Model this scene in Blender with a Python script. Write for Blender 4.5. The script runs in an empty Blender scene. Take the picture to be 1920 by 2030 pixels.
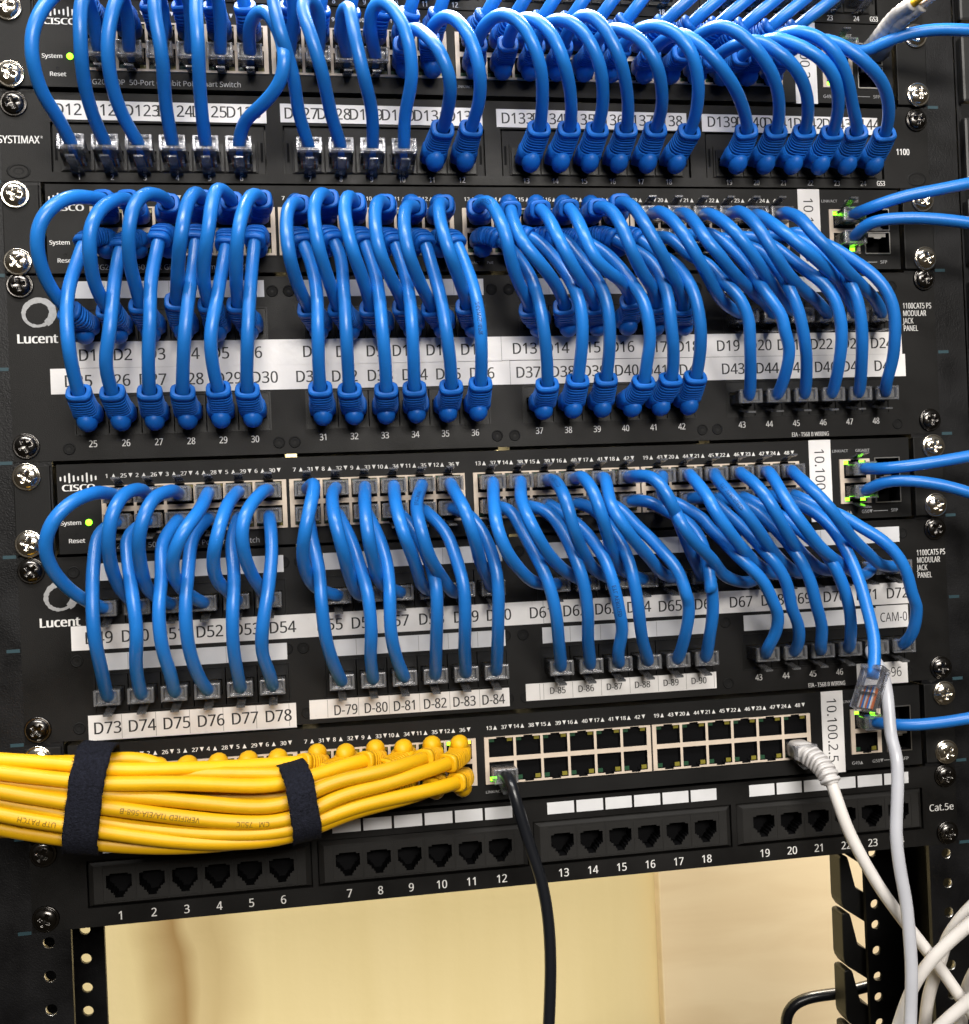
import bpy, bmesh, math, random
from mathutils import Vector, Matrix
random.seed(7)
S = 0.001                      # all coordinates below are millimetres; x right, d out of the rack front, z up
SC = bpy.context.scene
COL = SC.collection

# ------------------------------------------------------------------ camera, world, lamps, exposure
cam = bpy.data.cameras.new("camera"); cam_o = bpy.data.objects.new("camera", cam); COL.objects.link(cam_o)
cam.sensor_fit = 'HORIZONTAL'; cam.sensor_width = 36.0; cam.lens = 36.0 * 2156.44 / 1920.0
cam.clip_start = 0.02; cam.clip_end = 50.0
YAW, PITCH, ROLL = -0.16175, 0.00342, 0.04195
Rm = Matrix.Rotation(YAW, 3, 'Z') @ Matrix.Rotation(PITCH, 3, 'X') @ Matrix.Rotation(ROLL, 3, 'Y')
rx_, fy_, uz_ = Rm.col[0], Rm.col[1], Rm.col[2]
cam_o.matrix_world = Matrix(((rx_[0], uz_[0], -fy_[0], -102.80*S), (rx_[1], uz_[1], -fy_[1], -543.57*S),
                             (rx_[2], uz_[2], -fy_[2], 188.60*S), (0, 0, 0, 1)))
SC.camera = cam_o
SC.render.resolution_x, SC.render.resolution_y = 969, 1024
w = bpy.data.worlds.new("World"); SC.world = w; w.use_nodes = True
wn = w.node_tree.nodes; wl = w.node_tree.links
bg = wn["Background"]
geo = wn.new("ShaderNodeTexCoord"); sep = wn.new("ShaderNodeSeparateXYZ"); wl.new(geo.outputs["Generated"], sep.inputs[0])
wr = wn.new("ShaderNodeValToRGB"); wl.new(sep.outputs["Z"], wr.inputs[0])
wr.color_ramp.elements[0].position = 0.0; wr.color_ramp.elements[0].color = (0.20, 0.16, 0.11, 1)
wr.color_ramp.elements[1].position = 0.75; wr.color_ramp.elements[1].color = (0.66, 0.63, 0.58, 1)
wl.new(wr.outputs[0], bg.inputs[0]); bg.inputs[1].default_value = 0.22

def area(name, loc, target, sx, sy, power, col):
    l = bpy.data.lights.new(name, 'AREA'); l.shape = 'RECTANGLE'; l.size = sx*S; l.size_y = sy*S
    l.energy = power; l.color = col
    o = bpy.data.objects.new(name, l); COL.objects.link(o)
    o.location = Vector(loc)*S
    o.rotation_euler = (Vector(target)*S - o.location).to_track_quat('-Z', 'Y').to_euler()
    return o
area("ceiling_tube_light", (-260, -850, 1500), (-20, 0, 150), 1250, 110, 29, (1.0, 0.97, 0.93))
area("room_ceiling_light", (120, -1700, 820), (0, 0, 120), 1000, 360, 31, (1.0, 0.95, 0.88))
area("ceiling_light_behind_rack", (150, 230, 900), (40, 470, -160), 900, 150, 50, (1.0, 0.925, 0.80))
SC.view_settings.view_transform = 'Standard'; SC.view_settings.look = 'None'
SC.view_settings.exposure = 0.0; SC.view_settings.gamma = 1.0; SC.view_settings.use_curve_mapping = False
SC.cycles.use_denoising = True
SC.cycles.max_bounces = 10; SC.cycles.transparent_max_bounces = 24; SC.cycles.transmission_bounces = 8
SC.cycles.caustics_reflective = False; SC.cycles.caustics_refractive = False

# ------------------------------------------------------------------ materials
def mat(name, base, rough=0.5, metal=0.0, spec=0.5, bump=0.0, bscale=900, var=0.0, vscale=60, rvar=0.0, coat=0.0):
    m = bpy.data.materials.new(name); m.use_nodes = True
    nt = m.node_tree; n = nt.nodes; l = nt.links; b = n["Principled BSDF"]
    b.inputs["Base Color"].default_value = (*base, 1); b.inputs["Roughness"].default_value = rough
    b.inputs["Metallic"].default_value = metal; b.inputs["Specular IOR Level"].default_value = spec
    if coat: b.inputs["Coat Weight"].default_value = coat; b.inputs["Coat Roughness"].default_value = 0.15
    tc = n.new("ShaderNodeTexCoord")
    if bump:
        t = n.new("ShaderNodeTexNoise"); t.inputs["Scale"].default_value = bscale; t.inputs["Detail"].default_value = 3
        l.new(tc.outputs["Object"], t.inputs["Vector"])
        bp = n.new("ShaderNodeBump"); bp.inputs["Strength"].default_value = bump; bp.inputs["Distance"].default_value = 0.0006
        l.new(t.outputs["Fac"], bp.inputs["Height"]); l.new(bp.outputs[0], b.inputs["Normal"])
    if var or rvar:
        t2 = n.new("ShaderNodeTexNoise"); t2.inputs["Scale"].default_value = vscale; t2.inputs["Detail"].default_value = 5
        l.new(tc.outputs["Object"], t2.inputs["Vector"])
        if var:
            r = n.new("ShaderNodeValToRGB"); r.color_ramp.elements[0].position = 0.3; r.color_ramp.elements[1].position = 0.72
            r.color_ramp.elements[0].color = (*[c*(1-var) for c in base], 1); r.color_ramp.elements[1].color = (*[min(1, c*(1+var)) for c in base], 1)
            l.new(t2.outputs["Fac"], r.inputs[0]); l.new(r.outputs[0], b.inputs["Base Color"])
        if rvar:
            mr = n.new("ShaderNodeMapRange"); mr.inputs["To Min"].default_value = max(0.02, rough-rvar); mr.inputs["To Max"].default_value = min(1, rough+rvar)
            mr.inputs["From Min"].default_value = 0.3; mr.inputs["From Max"].default_value = 0.7
            l.new(t2.outputs["Fac"], mr.inputs["Value"]); l.new(mr.outputs[0], b.inputs["Roughness"])
    return m
M = {}
M['panel'] = mat('black_powder_coat', (0.0052, 0.0048, 0.0045), 0.5, spec=0.25, bump=0.2, bscale=2600, var=0.5, vscale=22, rvar=0.14)
M['switch'] = mat('black_switch_paint', (0.0052, 0.0050, 0.0048), 0.55, spec=0.25, bump=0.18, bscale=3200, var=0.4, vscale=25, rvar=0.1)
M['rack'] = mat('black_rack_steel', (0.0045, 0.0045, 0.0052), 0.42, spec=0.32, bump=0.25, bscale=1500, var=0.4, vscale=40, rvar=0.12)
M['jack'] = mat('black_jack_plastic', (0.006, 0.006, 0.006), 0.4, spec=0.3, bump=0.1, bscale=1500)
M['dark'] = mat('socket_inside', (0.003, 0.003, 0.0035), 0.6, spec=0.08)
M['module'] = mat('black_module_plastic', (0.0135, 0.0128, 0.0120), 0.6, spec=0.3, bump=0.2, bscale=2000, var=0.2, vscale=60)
M['cream'] = mat('cream_port_plastic', (0.62, 0.52, 0.42), 0.45, spec=0.4, var=0.06, vscale=200)
M['gold'] = mat('gold_contacts', (0.55, 0.38, 0.12), 0.35, metal=1.0)
M['ledg'] = mat('green_led_lens_off', (0.02, 0.07, 0.035), 0.3)
M['ledy'] = mat('amber_led_lens_off', (0.22, 0.19, 0.03), 0.3)
M['label'] = mat('white_label_tape', (0.78, 0.76, 0.745), 0.33, spec=0.5, bump=0.12, bscale=350, var=0.05, vscale=80, rvar=0.08)
M['field'] = mat('white_label_field', (0.66, 0.66, 0.67), 0.5, spec=0.4, var=0.06, vscale=90)
M['ink'] = mat('black_ink', (0.012, 0.011, 0.012), 0.5)
M['print'] = mat('white_print', (0.72, 0.71, 0.69), 0.6, var=0.08, vscale=700)
M['print_grey'] = mat('grey_print', (0.36, 0.36, 0.36), 0.6, var=0.15, vscale=700)
M['teal'] = mat('teal_print', (0.014, 0.045, 0.058), 0.6)
M['line'] = mat('thin_line', (0.30, 0.29, 0.28), 0.6)
M['chrome'] = mat('nickel_plated_steel', (0.76, 0.71, 0.62), 0.16, metal=1.0, bump=0.04, bscale=200)
M['blackscrew'] = mat('black_zinc_steel', (0.10, 0.095, 0.09), 0.22, metal=1.0, bump=0.1, bscale=400)
M['rivet'] = mat('dark_rivet', (0.006, 0.006, 0.006), 0.65, spec=0.2)
M['metal'] = mat('bare_sheet_metal', (0.62, 0.60, 0.56), 0.3, metal=1.0)
BLUE = (0.013, 0.172, 0.58)
M['blue'] = mat('blue_pvc', BLUE, 0.34, spec=0.5, bump=0.12, bscale=330, var=0.04, vscale=90, rvar=0.05)
M['blue_boot'] = mat('blue_boot_rubber', (0.006, 0.125, 0.50), 0.48, spec=0.4, bump=0.1, bscale=500, var=0.08, vscale=120)
M['yellow'] = mat('yellow_pvc', (0.78, 0.43, 0.003), 0.45, spec=0.45, bump=0.12, bscale=300, var=0.05, vscale=90)
M['yellow_boot'] = mat('yellow_boot_rubber', (0.72, 0.39, 0.003), 0.5, spec=0.4, var=0.05, vscale=90)
M['blackcord'] = mat('black_pvc', (0.008, 0.009, 0.012), 0.28, spec=0.5, bump=0.05, bscale=300)
M['white'] = mat('white_pvc', (0.66, 0.63, 0.60), 0.42, spec=0.45, bump=0.06, bscale=300, var=0.05, vscale=80)
M['white_boot'] = mat('white_boot_rubber', (0.64, 0.62, 0.61), 0.5, spec=0.4)
M['grey'] = mat('silver_satin_pvc', (0.48, 0.49, 0.53), 0.32, spec=0.6, bump=0.04, bscale=300, var=0.06, vscale=60)
M['fibre_boot'] = mat('grey_fibre_boot', (0.50, 0.48, 0.46), 0.5)
M['strap'] = mat('black_hook_and_loop', (0.010, 0.011, 0.018), 0.95, spec=0.15, bump=1.0, bscale=1300, var=0.5, vscale=900)
M['duct'] = mat('black_duct_plastic', (0.010, 0.010, 0.010), 0.45, spec=0.5, bump=0.1, bscale=900)
M['wire'] = mat('orange_wire', (0.55, 0.13, 0.03), 0.5)
for _k in ('blue', 'blue_boot', 'yellow', 'white'):      # no two sheaths come from the same batch
    _n = M[_k].node_tree.nodes; _l = M[_k].node_tree.links; _b = _n["Principled BSDF"]; _src = _b.inputs["Base Color"].links[0].from_socket
    _oi = _n.new("ShaderNodeObjectInfo"); _hs = _n.new("ShaderNodeHueSaturation"); _mr = _n.new("ShaderNodeMapRange")
    _mr.inputs["To Min"].default_value = 0.84; _mr.inputs["To Max"].default_value = 1.14
    _l.new(_oi.outputs["Random"], _mr.inputs["Value"]); _l.new(_mr.outputs[0], _hs.inputs["Value"]); _l.new(_src, _hs.inputs["Color"]); _l.new(_hs.outputs[0], _b.inputs["Base Color"])
def emis(name, col, strength):
    m = bpy.data.materials.new(name); m.use_nodes = True; b = m.node_tree.nodes["Principled BSDF"]
    b.inputs["Base Color"].default_value = (*col, 1); b.inputs["Emission Color"].default_value = (*col, 1); b.inputs["Emission Strength"].default_value = strength
    return m
M['green_on'] = emis('green_led_lit', (0.22, 1.0, 0.02), 5.0)
M['amber_on'] = emis('amber_led_lit', (1.0, 0.72, 0.05), 3.5)
def clear(name, tint, mixf):
    m = bpy.data.materials.new(name); m.use_nodes = True; n = m.node_tree.nodes; l = m.node_tree.links
    n.remove(n["Principled BSDF"]); out = n["Material Output"]
    tr = n.new("ShaderNodeBsdfTransparent"); tr.inputs[0].default_value = (*tint, 1)
    gl = n.new("ShaderNodeBsdfGlossy"); gl.inputs["Roughness"].default_value = 0.19; gl.inputs["Color"].default_value = (0.78, 0.78, 0.81, 1)
    df = n.new("ShaderNodeBsdfDiffuse"); df.inputs[0].default_value = (0.85, 0.86, 0.88, 1)
    lw = n.new("ShaderNodeLayerWeight"); lw.inputs["Blend"].default_value = 0.33
    tc = n.new("ShaderNodeTexCoord"); ns = n.new("ShaderNodeTexNoise"); ns.inputs["Scale"].default_value = 300
    l.new(tc.outputs["Object"], ns.inputs["Vector"]); bp = n.new("ShaderNodeBump"); bp.inputs["Strength"].default_value = 0.3; bp.inputs["Distance"].default_value = 0.0008
    l.new(ns.outputs["Fac"], bp.inputs["Height"]); l.new(bp.outputs[0], gl.inputs["Normal"])
    m1 = n.new("ShaderNodeMixShader"); m1.inputs[0].default_value = mixf; l.new(tr.outputs[0], m1.inputs[1]); l.new(df.outputs[0], m1.inputs[2])
    m2 = n.new("ShaderNodeMixShader"); l.new(lw.outputs["Fresnel"], m2.inputs[0]); l.new(m1.outputs[0], m2.inputs[1]); l.new(gl.outputs[0], m2.inputs[2])
    l.new(m2.outputs[0], out.inputs[0])
    return m
M['clear'] = clear('clear_polycarbonate', (0.985, 0.985, 0.99), 0.03)
M['latch'] = clear('clear_latch', (0.965, 0.965, 0.97), 0.10)
def wall_mat(name, c1, c2, kind):
    m = mat(name, c1, 0.75, spec=0.25, bump=0.14 if kind == 'paint' else 0.04, bscale=150)
    n = m.node_tree.nodes; l = m.node_tree.links; b = n["Principled BSDF"]
    tc = n.new("ShaderNodeTexCoord"); mp = n.new("ShaderNodeMapping"); l.new(tc.outputs["Object"], mp.inputs[0])
    ns = n.new("ShaderNodeTexNoise"); ns.inputs["Detail"].default_value = 6
    if kind == 'paint': mp.inputs["Scale"].default_value = (26, 1, 2.0); ns.inputs["Scale"].default_value = 1.0
    else: mp.inputs["Rotation"].default_value = (0, 0.65, 0); mp.inputs["Scale"].default_value = (5, 1, 26); ns.inputs["Scale"].default_value = 1.2; ns.inputs["Distortion"].default_value = 0.6
    l.new(mp.outputs[0], ns.inputs["Vector"])
    r = n.new("ShaderNodeValToRGB"); l.new(ns.outputs["Fac"], r.inputs[0])
    r.color_ramp.elements[0].position = 0.30; r.color_ramp.elements[0].color = (*c2, 1)
    r.color_ramp.elements[1].position = 0.62; r.color_ramp.elements[1].color = (*c1, 1)
    last = r.outputs[0]
    if kind == 'paint':                       # vertical shadow band painted in brown into the wall colour, left of the middle
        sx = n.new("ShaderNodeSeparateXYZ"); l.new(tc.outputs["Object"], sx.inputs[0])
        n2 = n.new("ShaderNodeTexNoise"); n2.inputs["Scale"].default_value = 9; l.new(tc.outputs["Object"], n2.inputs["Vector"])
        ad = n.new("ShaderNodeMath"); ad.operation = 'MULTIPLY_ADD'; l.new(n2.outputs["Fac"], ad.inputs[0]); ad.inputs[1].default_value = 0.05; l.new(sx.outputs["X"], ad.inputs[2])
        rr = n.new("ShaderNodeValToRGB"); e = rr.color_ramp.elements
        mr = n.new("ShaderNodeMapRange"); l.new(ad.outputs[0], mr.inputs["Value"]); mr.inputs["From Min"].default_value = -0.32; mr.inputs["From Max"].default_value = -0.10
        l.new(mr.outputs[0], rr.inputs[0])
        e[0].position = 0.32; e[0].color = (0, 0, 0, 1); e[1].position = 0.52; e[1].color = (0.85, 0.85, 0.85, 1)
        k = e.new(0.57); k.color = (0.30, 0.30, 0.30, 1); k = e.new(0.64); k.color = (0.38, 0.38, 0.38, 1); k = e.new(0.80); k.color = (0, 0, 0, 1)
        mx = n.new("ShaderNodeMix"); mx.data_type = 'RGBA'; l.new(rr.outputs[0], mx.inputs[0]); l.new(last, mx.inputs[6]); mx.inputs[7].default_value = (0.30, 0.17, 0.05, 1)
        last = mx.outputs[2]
    l.new(last, b.inputs["Base Color"])
    return m
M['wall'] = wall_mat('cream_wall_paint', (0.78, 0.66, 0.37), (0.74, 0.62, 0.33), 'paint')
M['board'] = wall_mat('pale_wood_laminate', (0.86, 0.71, 0.47), (0.79, 0.63, 0.40), 'wood')

# ------------------------------------------------------------------ mesh building
class MB:
    """Collects faces (mm, as x, d, z) with material slots, builds ONE mesh object."""
    def __init__(s): s.v = []; s.f = []; s.m = []; s.sm = []
    def add(s, vs, fs, mi=0, smooth=False):
        o = len(s.v); s.v += [tuple(p) for p in vs]
        for f in fs: s.f.append([i+o for i in f]); s.m.append(mi); s.sm.append(smooth)
    def quad(s, a, b, c, d, mi=0): s.add([a, b, c, d], [(0, 1, 2, 3)], mi)
    def box(s, x0, x1, d0, d1, z0, z1, mi=0):
        vs = [(x, d, z) for x in (x0, x1) for d in (d0, d1) for z in (z0, z1)]
        s.add(vs, [(0, 1, 3, 2), (4, 6, 7, 5), (0, 4, 5, 1), (2, 3, 7, 6), (0, 2, 6, 4), (1, 5, 7, 3)], mi)
    def plate(s, x0, x1, z0, z1, holes, df, db, depth, mi=0, mh=1, back=True):
        """Flat slab, front at df, rear at db, with rectangular recesses (unions of rects) down to depth."""
        xs = sorted({x0, x1, *[h[0] for h in holes], *[h[1] for h in holes]}); zs = sorted({z0, z1, *[h[2] for h in holes], *[h[3] for h in holes]})
        xs = [x for x in xs if x0-1e-6 <= x <= x1+1e-6]; zs = [z for z in zs if z0-1e-6 <= z <= z1+1e-6]
        def hole(i, j):
            if i < 0 or j < 0 or i >= len(xs)-1 or j >= len(zs)-1: return None
            cx = (xs[i]+xs[i+1])/2; cz = (zs[j]+zs[j+1])/2
            return any(h[0] < cx < h[1] and h[2] < cz < h[3] for h in holes)
        for i in range(len(xs)-1):
            for j in range(len(zs)-1):
                a, b, c, e = xs[i], xs[i+1], zs[j], zs[j+1]
                h = hole(i, j); thru = depth is None
                if h and thru: continue
                d = depth if h else df; k = mh if h else mi
                s.quad((a, d, c), (b, d, c), (b, d, e), (a, d, e), k)
                if thru: s.quad((a, db, c), (a, db, e), (b, db, e), (b, db, c), mi)
                for ii, jj, p, q in ((i-1, j, (a, c), (a, e)), (i+1, j, (b, e), (b, c)), (i, j-1, (b, c), (a, c)), (i, j+1, (a, e), (b, e))):
                    hn = hole(ii, jj)
                    if thru and hn:
                        s.quad((p[0], df, p[1]), (p[0], db, p[1]), (q[0], db, q[1]), (q[0], df, q[1]), mh)
                    elif hn is None:
                        s.quad((p[0], d, p[1]), (p[0], db, p[1]), (q[0], db, q[1]), (q[0], d, q[1]), mi)
                    elif h and not hn:
                        s.quad((p[0], depth, p[1]), (p[0], df, p[1]), (q[0], df, q[1]), (q[0], depth, q[1]), mh)
        if back and depth is not None: s.quad((x0, db, z0), (x0, db, z1), (x1, db, z1), (x1, db, z0), mi)
    def prism(s, poly, d0, d1, mi=0):
        n = len(poly); vs = [(x, d0, z) for x, z in poly]+[(x, d1, z) for x, z in poly]
        s.add(vs, [tuple(range(n)), tuple(range(2*n-1, n-1, -1))]+[(i, i+n, (i+1) % n+n, (i+1) % n) for i in range(n)], mi)
    def lathe(s, cx, cz, prof, n=24, mi=0, cross=0):
        """prof: (radius, d) list; axis along d"""
        o = []
        for r, d in prof:
            for k in range(n):
                a = 2*math.pi*k/n; x = r*math.cos(a); z = r*math.sin(a); dd = d
                o.append((cx+x, dd, cz+z))
        fs = [(i*n+k, i*n+(k+1) % n, (i+1)*n+(k+1) % n, (i+1)*n+k) for i in range(len(prof)-1) for k in range(n)]
        s.add(o, fs, mi, True)
    def build(s, name, mats, parent=None, bevel=0, loc=None):
        me = bpy.data.meshes.new(name)
        me.from_pydata([(x*S, -d*S, z*S) for x, d, z in s.v], [], s.f)
        for m in (mats if isinstance(mats, (list, tuple)) else [mats]): me.materials.append(M[m] if isinstance(m, str) else m)
        me.polygons.foreach_set("material_index", s.m); me.polygons.foreach_set("use_smooth", s.sm)
        bm = bmesh.new(); bm.from_mesh(me); bmesh.ops.remove_doubles(bm, verts=bm.verts, dist=1e-6)
        bmesh.ops.recalc_face_normals(bm, faces=bm.faces)
        if bevel:
            es = [e for e in bm.edges if len(e.link_faces) == 2 and e.calc_face_angle(0) > 0.6]
            bmesh.ops.bevel(bm, geom=es, offset=bevel*S, segments=2, profile=0.6, affect='EDGES', clamp_overlap=True)
        bm.to_mesh(me); bm.free(); me.update()
        return link(name, me, parent, loc)
def link(name, me, parent=None, loc=None):
    o = bpy.data.objects.new(name, me); COL.objects.link(o)
    if parent: o.parent = parent
    if loc: o.location = (loc[0]*S, -loc[1]*S, loc[2]*S)
    return o
def thing(name, label, cat, group=None, loc=(0, 0, 0)):
    o = bpy.data.objects.new(name, None); COL.objects.link(o); o.empty_display_size = 0.01
    o.location = (loc[0]*S, -loc[1]*S, loc[2]*S)
    tag(o, label, cat, group); return o
def tag(o, label, cat, group=None, kind=None):
    o['label'] = label; o['category'] = cat
    if group: o['group'] = group
    if kind: o['kind'] = kind
def at_world(o, parent):           # parts are written in rack coordinates: keep them where they are
    o.parent = parent; o.location = (o.location - parent.location); return o

# ------------------------------------------------------------------ lettering (collected, built in one go at the end)
TXT = []
FONT = None
try:
    import os
    _fp = os.path.join(bpy.utils.system_resource('DATAFILES'), 'fonts', 'NotoSansMath-Regular.woff2')
    if os.path.exists(_fp): FONT = bpy.data.fonts.load(_fp)
except Exception: FONT = None
def txt(parent, part, m, s, x, z, d, cap, xs=0.9, bold=0.0, rot=0, align='CENTER', wrap=None, solo=0, arrow=None):
    if part == 'port_numbers': part = 'printed_number'; solo = len(TXT)+1
    if part == 'panel_printing': solo = len(TXT)+1
    TXT.append((parent, part, m, s, x, z, d, cap, xs, bold, rot, align, wrap, solo, arrow))
def build_text():
    tmp = []
    for t in TXT:
        c = bpy.data.curves.new("t", 'FONT'); c.body = t[3]; c.align_x = t[11]; c.align_y = 'CENTER' if False else 'BOTTOM_BASELINE'
        c.size = 1.0
        if FONT: c.font = FONT
        c.resolution_u = 3
        o = bpy.data.objects.new("t", c); COL.objects.link(o); tmp.append(o)
    bpy.context.view_layer.update(); dg = bpy.context.evaluated_depsgraph_get()
    groups = {}
    CAP = 0.486 if FONT else 0.691
    _t = bpy.data.curves.new('t', 'FONT'); _t.body = 'D'
    if FONT: _t.font = FONT
    _o = bpy.data.objects.new('t', _t); COL.objects.link(_o); bpy.context.view_layer.update(); CAP = _o.dimensions.y or CAP; bpy.data.objects.remove(_o); bpy.data.curves.remove(_t)
    dg = bpy.context.evaluated_depsgraph_get()
    for t, o in zip(TXT, tmp):
        me = bpy.data.meshes.new_from_object(o.evaluated_get(dg))
        parent, part, m, s, x, z, d, cap, xs, bold, rot, al, wrap, solo, arrow = t
        k = cap/CAP; ca, sa = math.cos(rot), math.sin(rot)
        vs = []
        for v in me.vertices:
            u = v.co.x*k*xs; q = v.co.y*k-cap/2
            if wrap: vs.append(wrap(u, q))
            else: vs.append((x+u*ca-q*sa, d, z+u*sa+q*ca))
        g = groups.setdefault((parent.name if parent else '', part, m, solo), (parent, MB()))
        if arrow: tri(g[1], *arrow)
        fs = [tuple(p.vertices) for p in me.polygons]; g[1].add(vs, fs)
        if bold > 0 and not wrap:
            for q, e in ((-1, 0.012), (1, 0.024)): g[1].add([(a+q*bold*1.6*cap*ca*xs, b+e, c_+q*bold*1.6*cap*sa*xs) for a, b, c_ in vs], fs)
        bpy.data.meshes.remove(me)
    for o in tmp:
        c = o.data; bpy.data.objects.remove(o); bpy.data.curves.remove(c)
    for (pn, part, m, solo), (parent, mb) in groups.items():
        me = bpy.data.meshes.new(part); me.from_pydata([(x*S, -d*S, z*S) for x, d, z in mb.v], [], mb.f); me.materials.append(M[m])
        o = link(part, me, parent)
        if parent:
            p = parent; off = Vector((0, 0, 0))
            while p: off += p.location; p = p.parent
            o.location = -off
def tri(mb, x, z, up, h=2.0, d=0.1):
    k = 1 if up else -1
    mb.add([(x-0.95, d, z-k*h/2), (x+0.95, d, z-k*h/2), (x, d, z+k*h/2)], [(0, 1, 2)])

# ------------------------------------------------------------------ rack: two steel channels
PW = 238.6
def flange(mb, x0, x1, d0, d1, z0, z1, hx, hzs, r, mi_hole=1):
    zs = [z0]
    for hz in hzs:
        zs += [hz-r*1.5, hz+r*1.5]
    zs.append(z1)
    for i in range(0, len(zs)-1, 2):
        if zs[i+1]-zs[i] > 1e-6: mb.box(x0, x1, d0, d1, zs[i], zs[i+1])
    n = 24
    for hz in hzs:
        q = r*1.5
        if hx-q-x0 > 0.01: mb.box(x0, hx-q, d0, d1, hz-q, hz+q)
        if x1-hx-q > 0.01: mb.box(hx+q, x1, d0, d1, hz-q, hz+q)
        for d in (d0, d1):
            ring = [(hx+r*math.cos(2*math.pi*k/n), d, hz+r*math.sin(2*math.pi*k/n)) for k in range(n)]
            sq = []
            for k in range(n):
                a = 2*math.pi*k/n; c, s_ = math.cos(a), math.sin(a); f = q/max(abs(c), abs(s_)); sq.append((hx+f*c, d, hz+f*s_))
            mb.add(ring+sq, [(k, (k+1) % n, n+(k+1) % n, n+k) for k in range(n)])
        rr = [(hx+r*math.cos(2*math.pi*k/n), d, hz+r*math.sin(2*math.pi*k/n)) for d in (d0, d1) for k in range(n)]
        mb.add(rr, [(k, (k+1) % n, n+(k+1) % n, n+k) for k in range(n)], mi_hole, True)
def holes_from(top, n):
    out = []; z = top; st = [15.875, 15.875, 12.7]
    for k in range(n): out.append(z); z -= st[k % 3]
    return sorted(out)
rack = thing("server_rack", "black two post steel rack frame holding all the switches and patch panels", "rack")
for sgn in (-1, 1):
    mb = MB()
    xi, xo = 221.5, 256.0
    a, b = (xi, xo) if sgn > 0 else (-xo, -xi)
    flange(mb, a, b, -3.4, -0.4, -420, 560, sgn*231.6, holes_from(-4.9, 12), 2.75)
    if sgn > 0: a += 4
    flange(mb, a, b, -83, -80, -420, 560, sgn*231.6, holes_from(-28.1+15.875*2+12.7, 15), 2.9, 0)
    mb.box(sgn*(xo-3) if sgn > 0 else -xo, xo if sgn > 0 else -(xo-3), -80, -3.4, -420, 560)
    post = mb.build("post", ['rack', 'metal'], rack)
    for k in range(-3, 12):
        tm = MB()
        z = 44.45*k+0.6; x0, x1 = (239.6, 245.6) if sgn > 0 else (-245.2, -239.2)
        tm.box(x0, x1, -0.4, -0.2, z-0.8, z+0.8)
        tm.build("unit_mark", ['teal'], post)
# ------------------------------------------------------------------ screws
def screw_mesh(name, m, r):
    """pan head on a rolled flange, crosshead recess"""
    bm = MB(); n = 48; rings = 22; vs = []; L = r*0.60; wd = 0.95
    def dome(q): return 1.2+2.3*math.sqrt(max(0, 1-(q*0.93)**2))
    def depth(x, z):
        rad = math.hypot(x, z)
        inx = (abs(x) < wd*(1.15-rad/L*0.35) and abs(z) < L) or (abs(z) < wd*(1.15-rad/L*0.35) and abs(x) < L)
        return 2.0*(1-0.45*rad/L) if inx else 0
    vs = [(0, dome(0)-2.0, 0)]
    for i in range(1, rings+1):
        rad = r*i/rings
        for k in range(n):
            a = 2*math.pi*k/n; x = rad*math.cos(a); z = rad*math.sin(a); vs.append((x, dome(i/rings)-depth(x, z), z))
    fs = [(0, 1+k, 1+(k+1) % n) for k in range(n)]
    for i in range(rings-1): fs += [(1+i*n+k, 1+i*n+(k+1) % n, 1+(i+1)*n+(k+1) % n, 1+(i+1)*n+k) for k in range(n)]
    bm.add(vs, fs, 0, True)
    bm.lathe(0, 0, [(r, dome(1.0)), (r+0.02, 1.15), (r+0.35, 0.95), (r+0.8, 1.25), (r+1.2, 1.05), (r+1.35, 0.5), (r+1.35, -0.1)], n)
    me = bpy.data.meshes.new(name)
    me.from_pydata([(x*S, -d*S, z*S) for x, d, z in bm.v], [], bm.f); me.materials.append(M[m])
    me.polygons.foreach_set("use_smooth", [True]*len(me.polygons))
    return me
SCREW = {'chrome': screw_mesh('rack_screw', 'chrome', 5.2), 'blackscrew': screw_mesh('black_screw', 'blackscrew', 4.9)}
def screw(parent, x, z, d, kind='chrome'):
    o = link('rack_screw', SCREW[kind], parent); o.location = (x*S, -d*S, z*S)
    o.rotation_euler = (random.uniform(-.04, .04), random.uniform(0, 3), random.uniform(-.04, .04))
    return o
_rm = MB(); _rm.lathe(0, 0, [(2.9, -0.1), (2.9, 0.12), (2.2, 0.15), (2.15, -0.1)], 20); _rm.lathe(0, 0, [(2.1, -0.05), (1.0, 0.02), (0.01, -0.3)], 20)
RIVET = _rm.build('panel_rivet', ['rivet']).data
bpy.data.objects.remove(bpy.data.objects['panel_rivet'])

# ------------------------------------------------------------------ network switches
BLK = [-155.6, -67.3, 23.8, 111.5]; PP = 13.97
def port_x(k): return BLK[(k-1)//6]+((k-1) % 6-2.5)*PP
def sw_port(k):                      # k 1..48 -> x, z above the switch base, latch-up
    return (port_x(k), 27.4, True) if k <= 24 else (port_x(k-24), 15.3, False)
def port_mesh(up, lit=()):
    mb = MB(); k = 1 if up else -1
    def bx(x0, x1, d0, d1, z0, z1, mi): mb.box(x0, x1, d0, d1, min(k*z0, k*z1), max(k*z0, k*z1), mi)
    # black shell with a stepped mouth: wide body opening, narrow latch notch
    hs = [(-5.9, 5.9, -4.0, 2.6), (-3.1, 3.1, 2.6, 4.0), (-1.6, 1.6, 4.0, 4.9)]
    hs = [(a, b, min(k*c, k*e), max(k*c, k*e)) for a, b, c, e in hs]
    mb.plate(-6.25, 6.25, -4.9, 4.9, hs, 1.2, -12, -11, 0, 1)
    bx(-5.9, -3.3, 1.0, 1.75, 2.75, 4.7, 2); bx(3.3, 5.9, 1.0, 1.75, 2.75, 4.7, 3)
    for i in range(8): bx(-3.9+i*1.02, -3.5+i*1.02, -10, -2.5, -3.6, -3.1, 4)
    return mb
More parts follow.
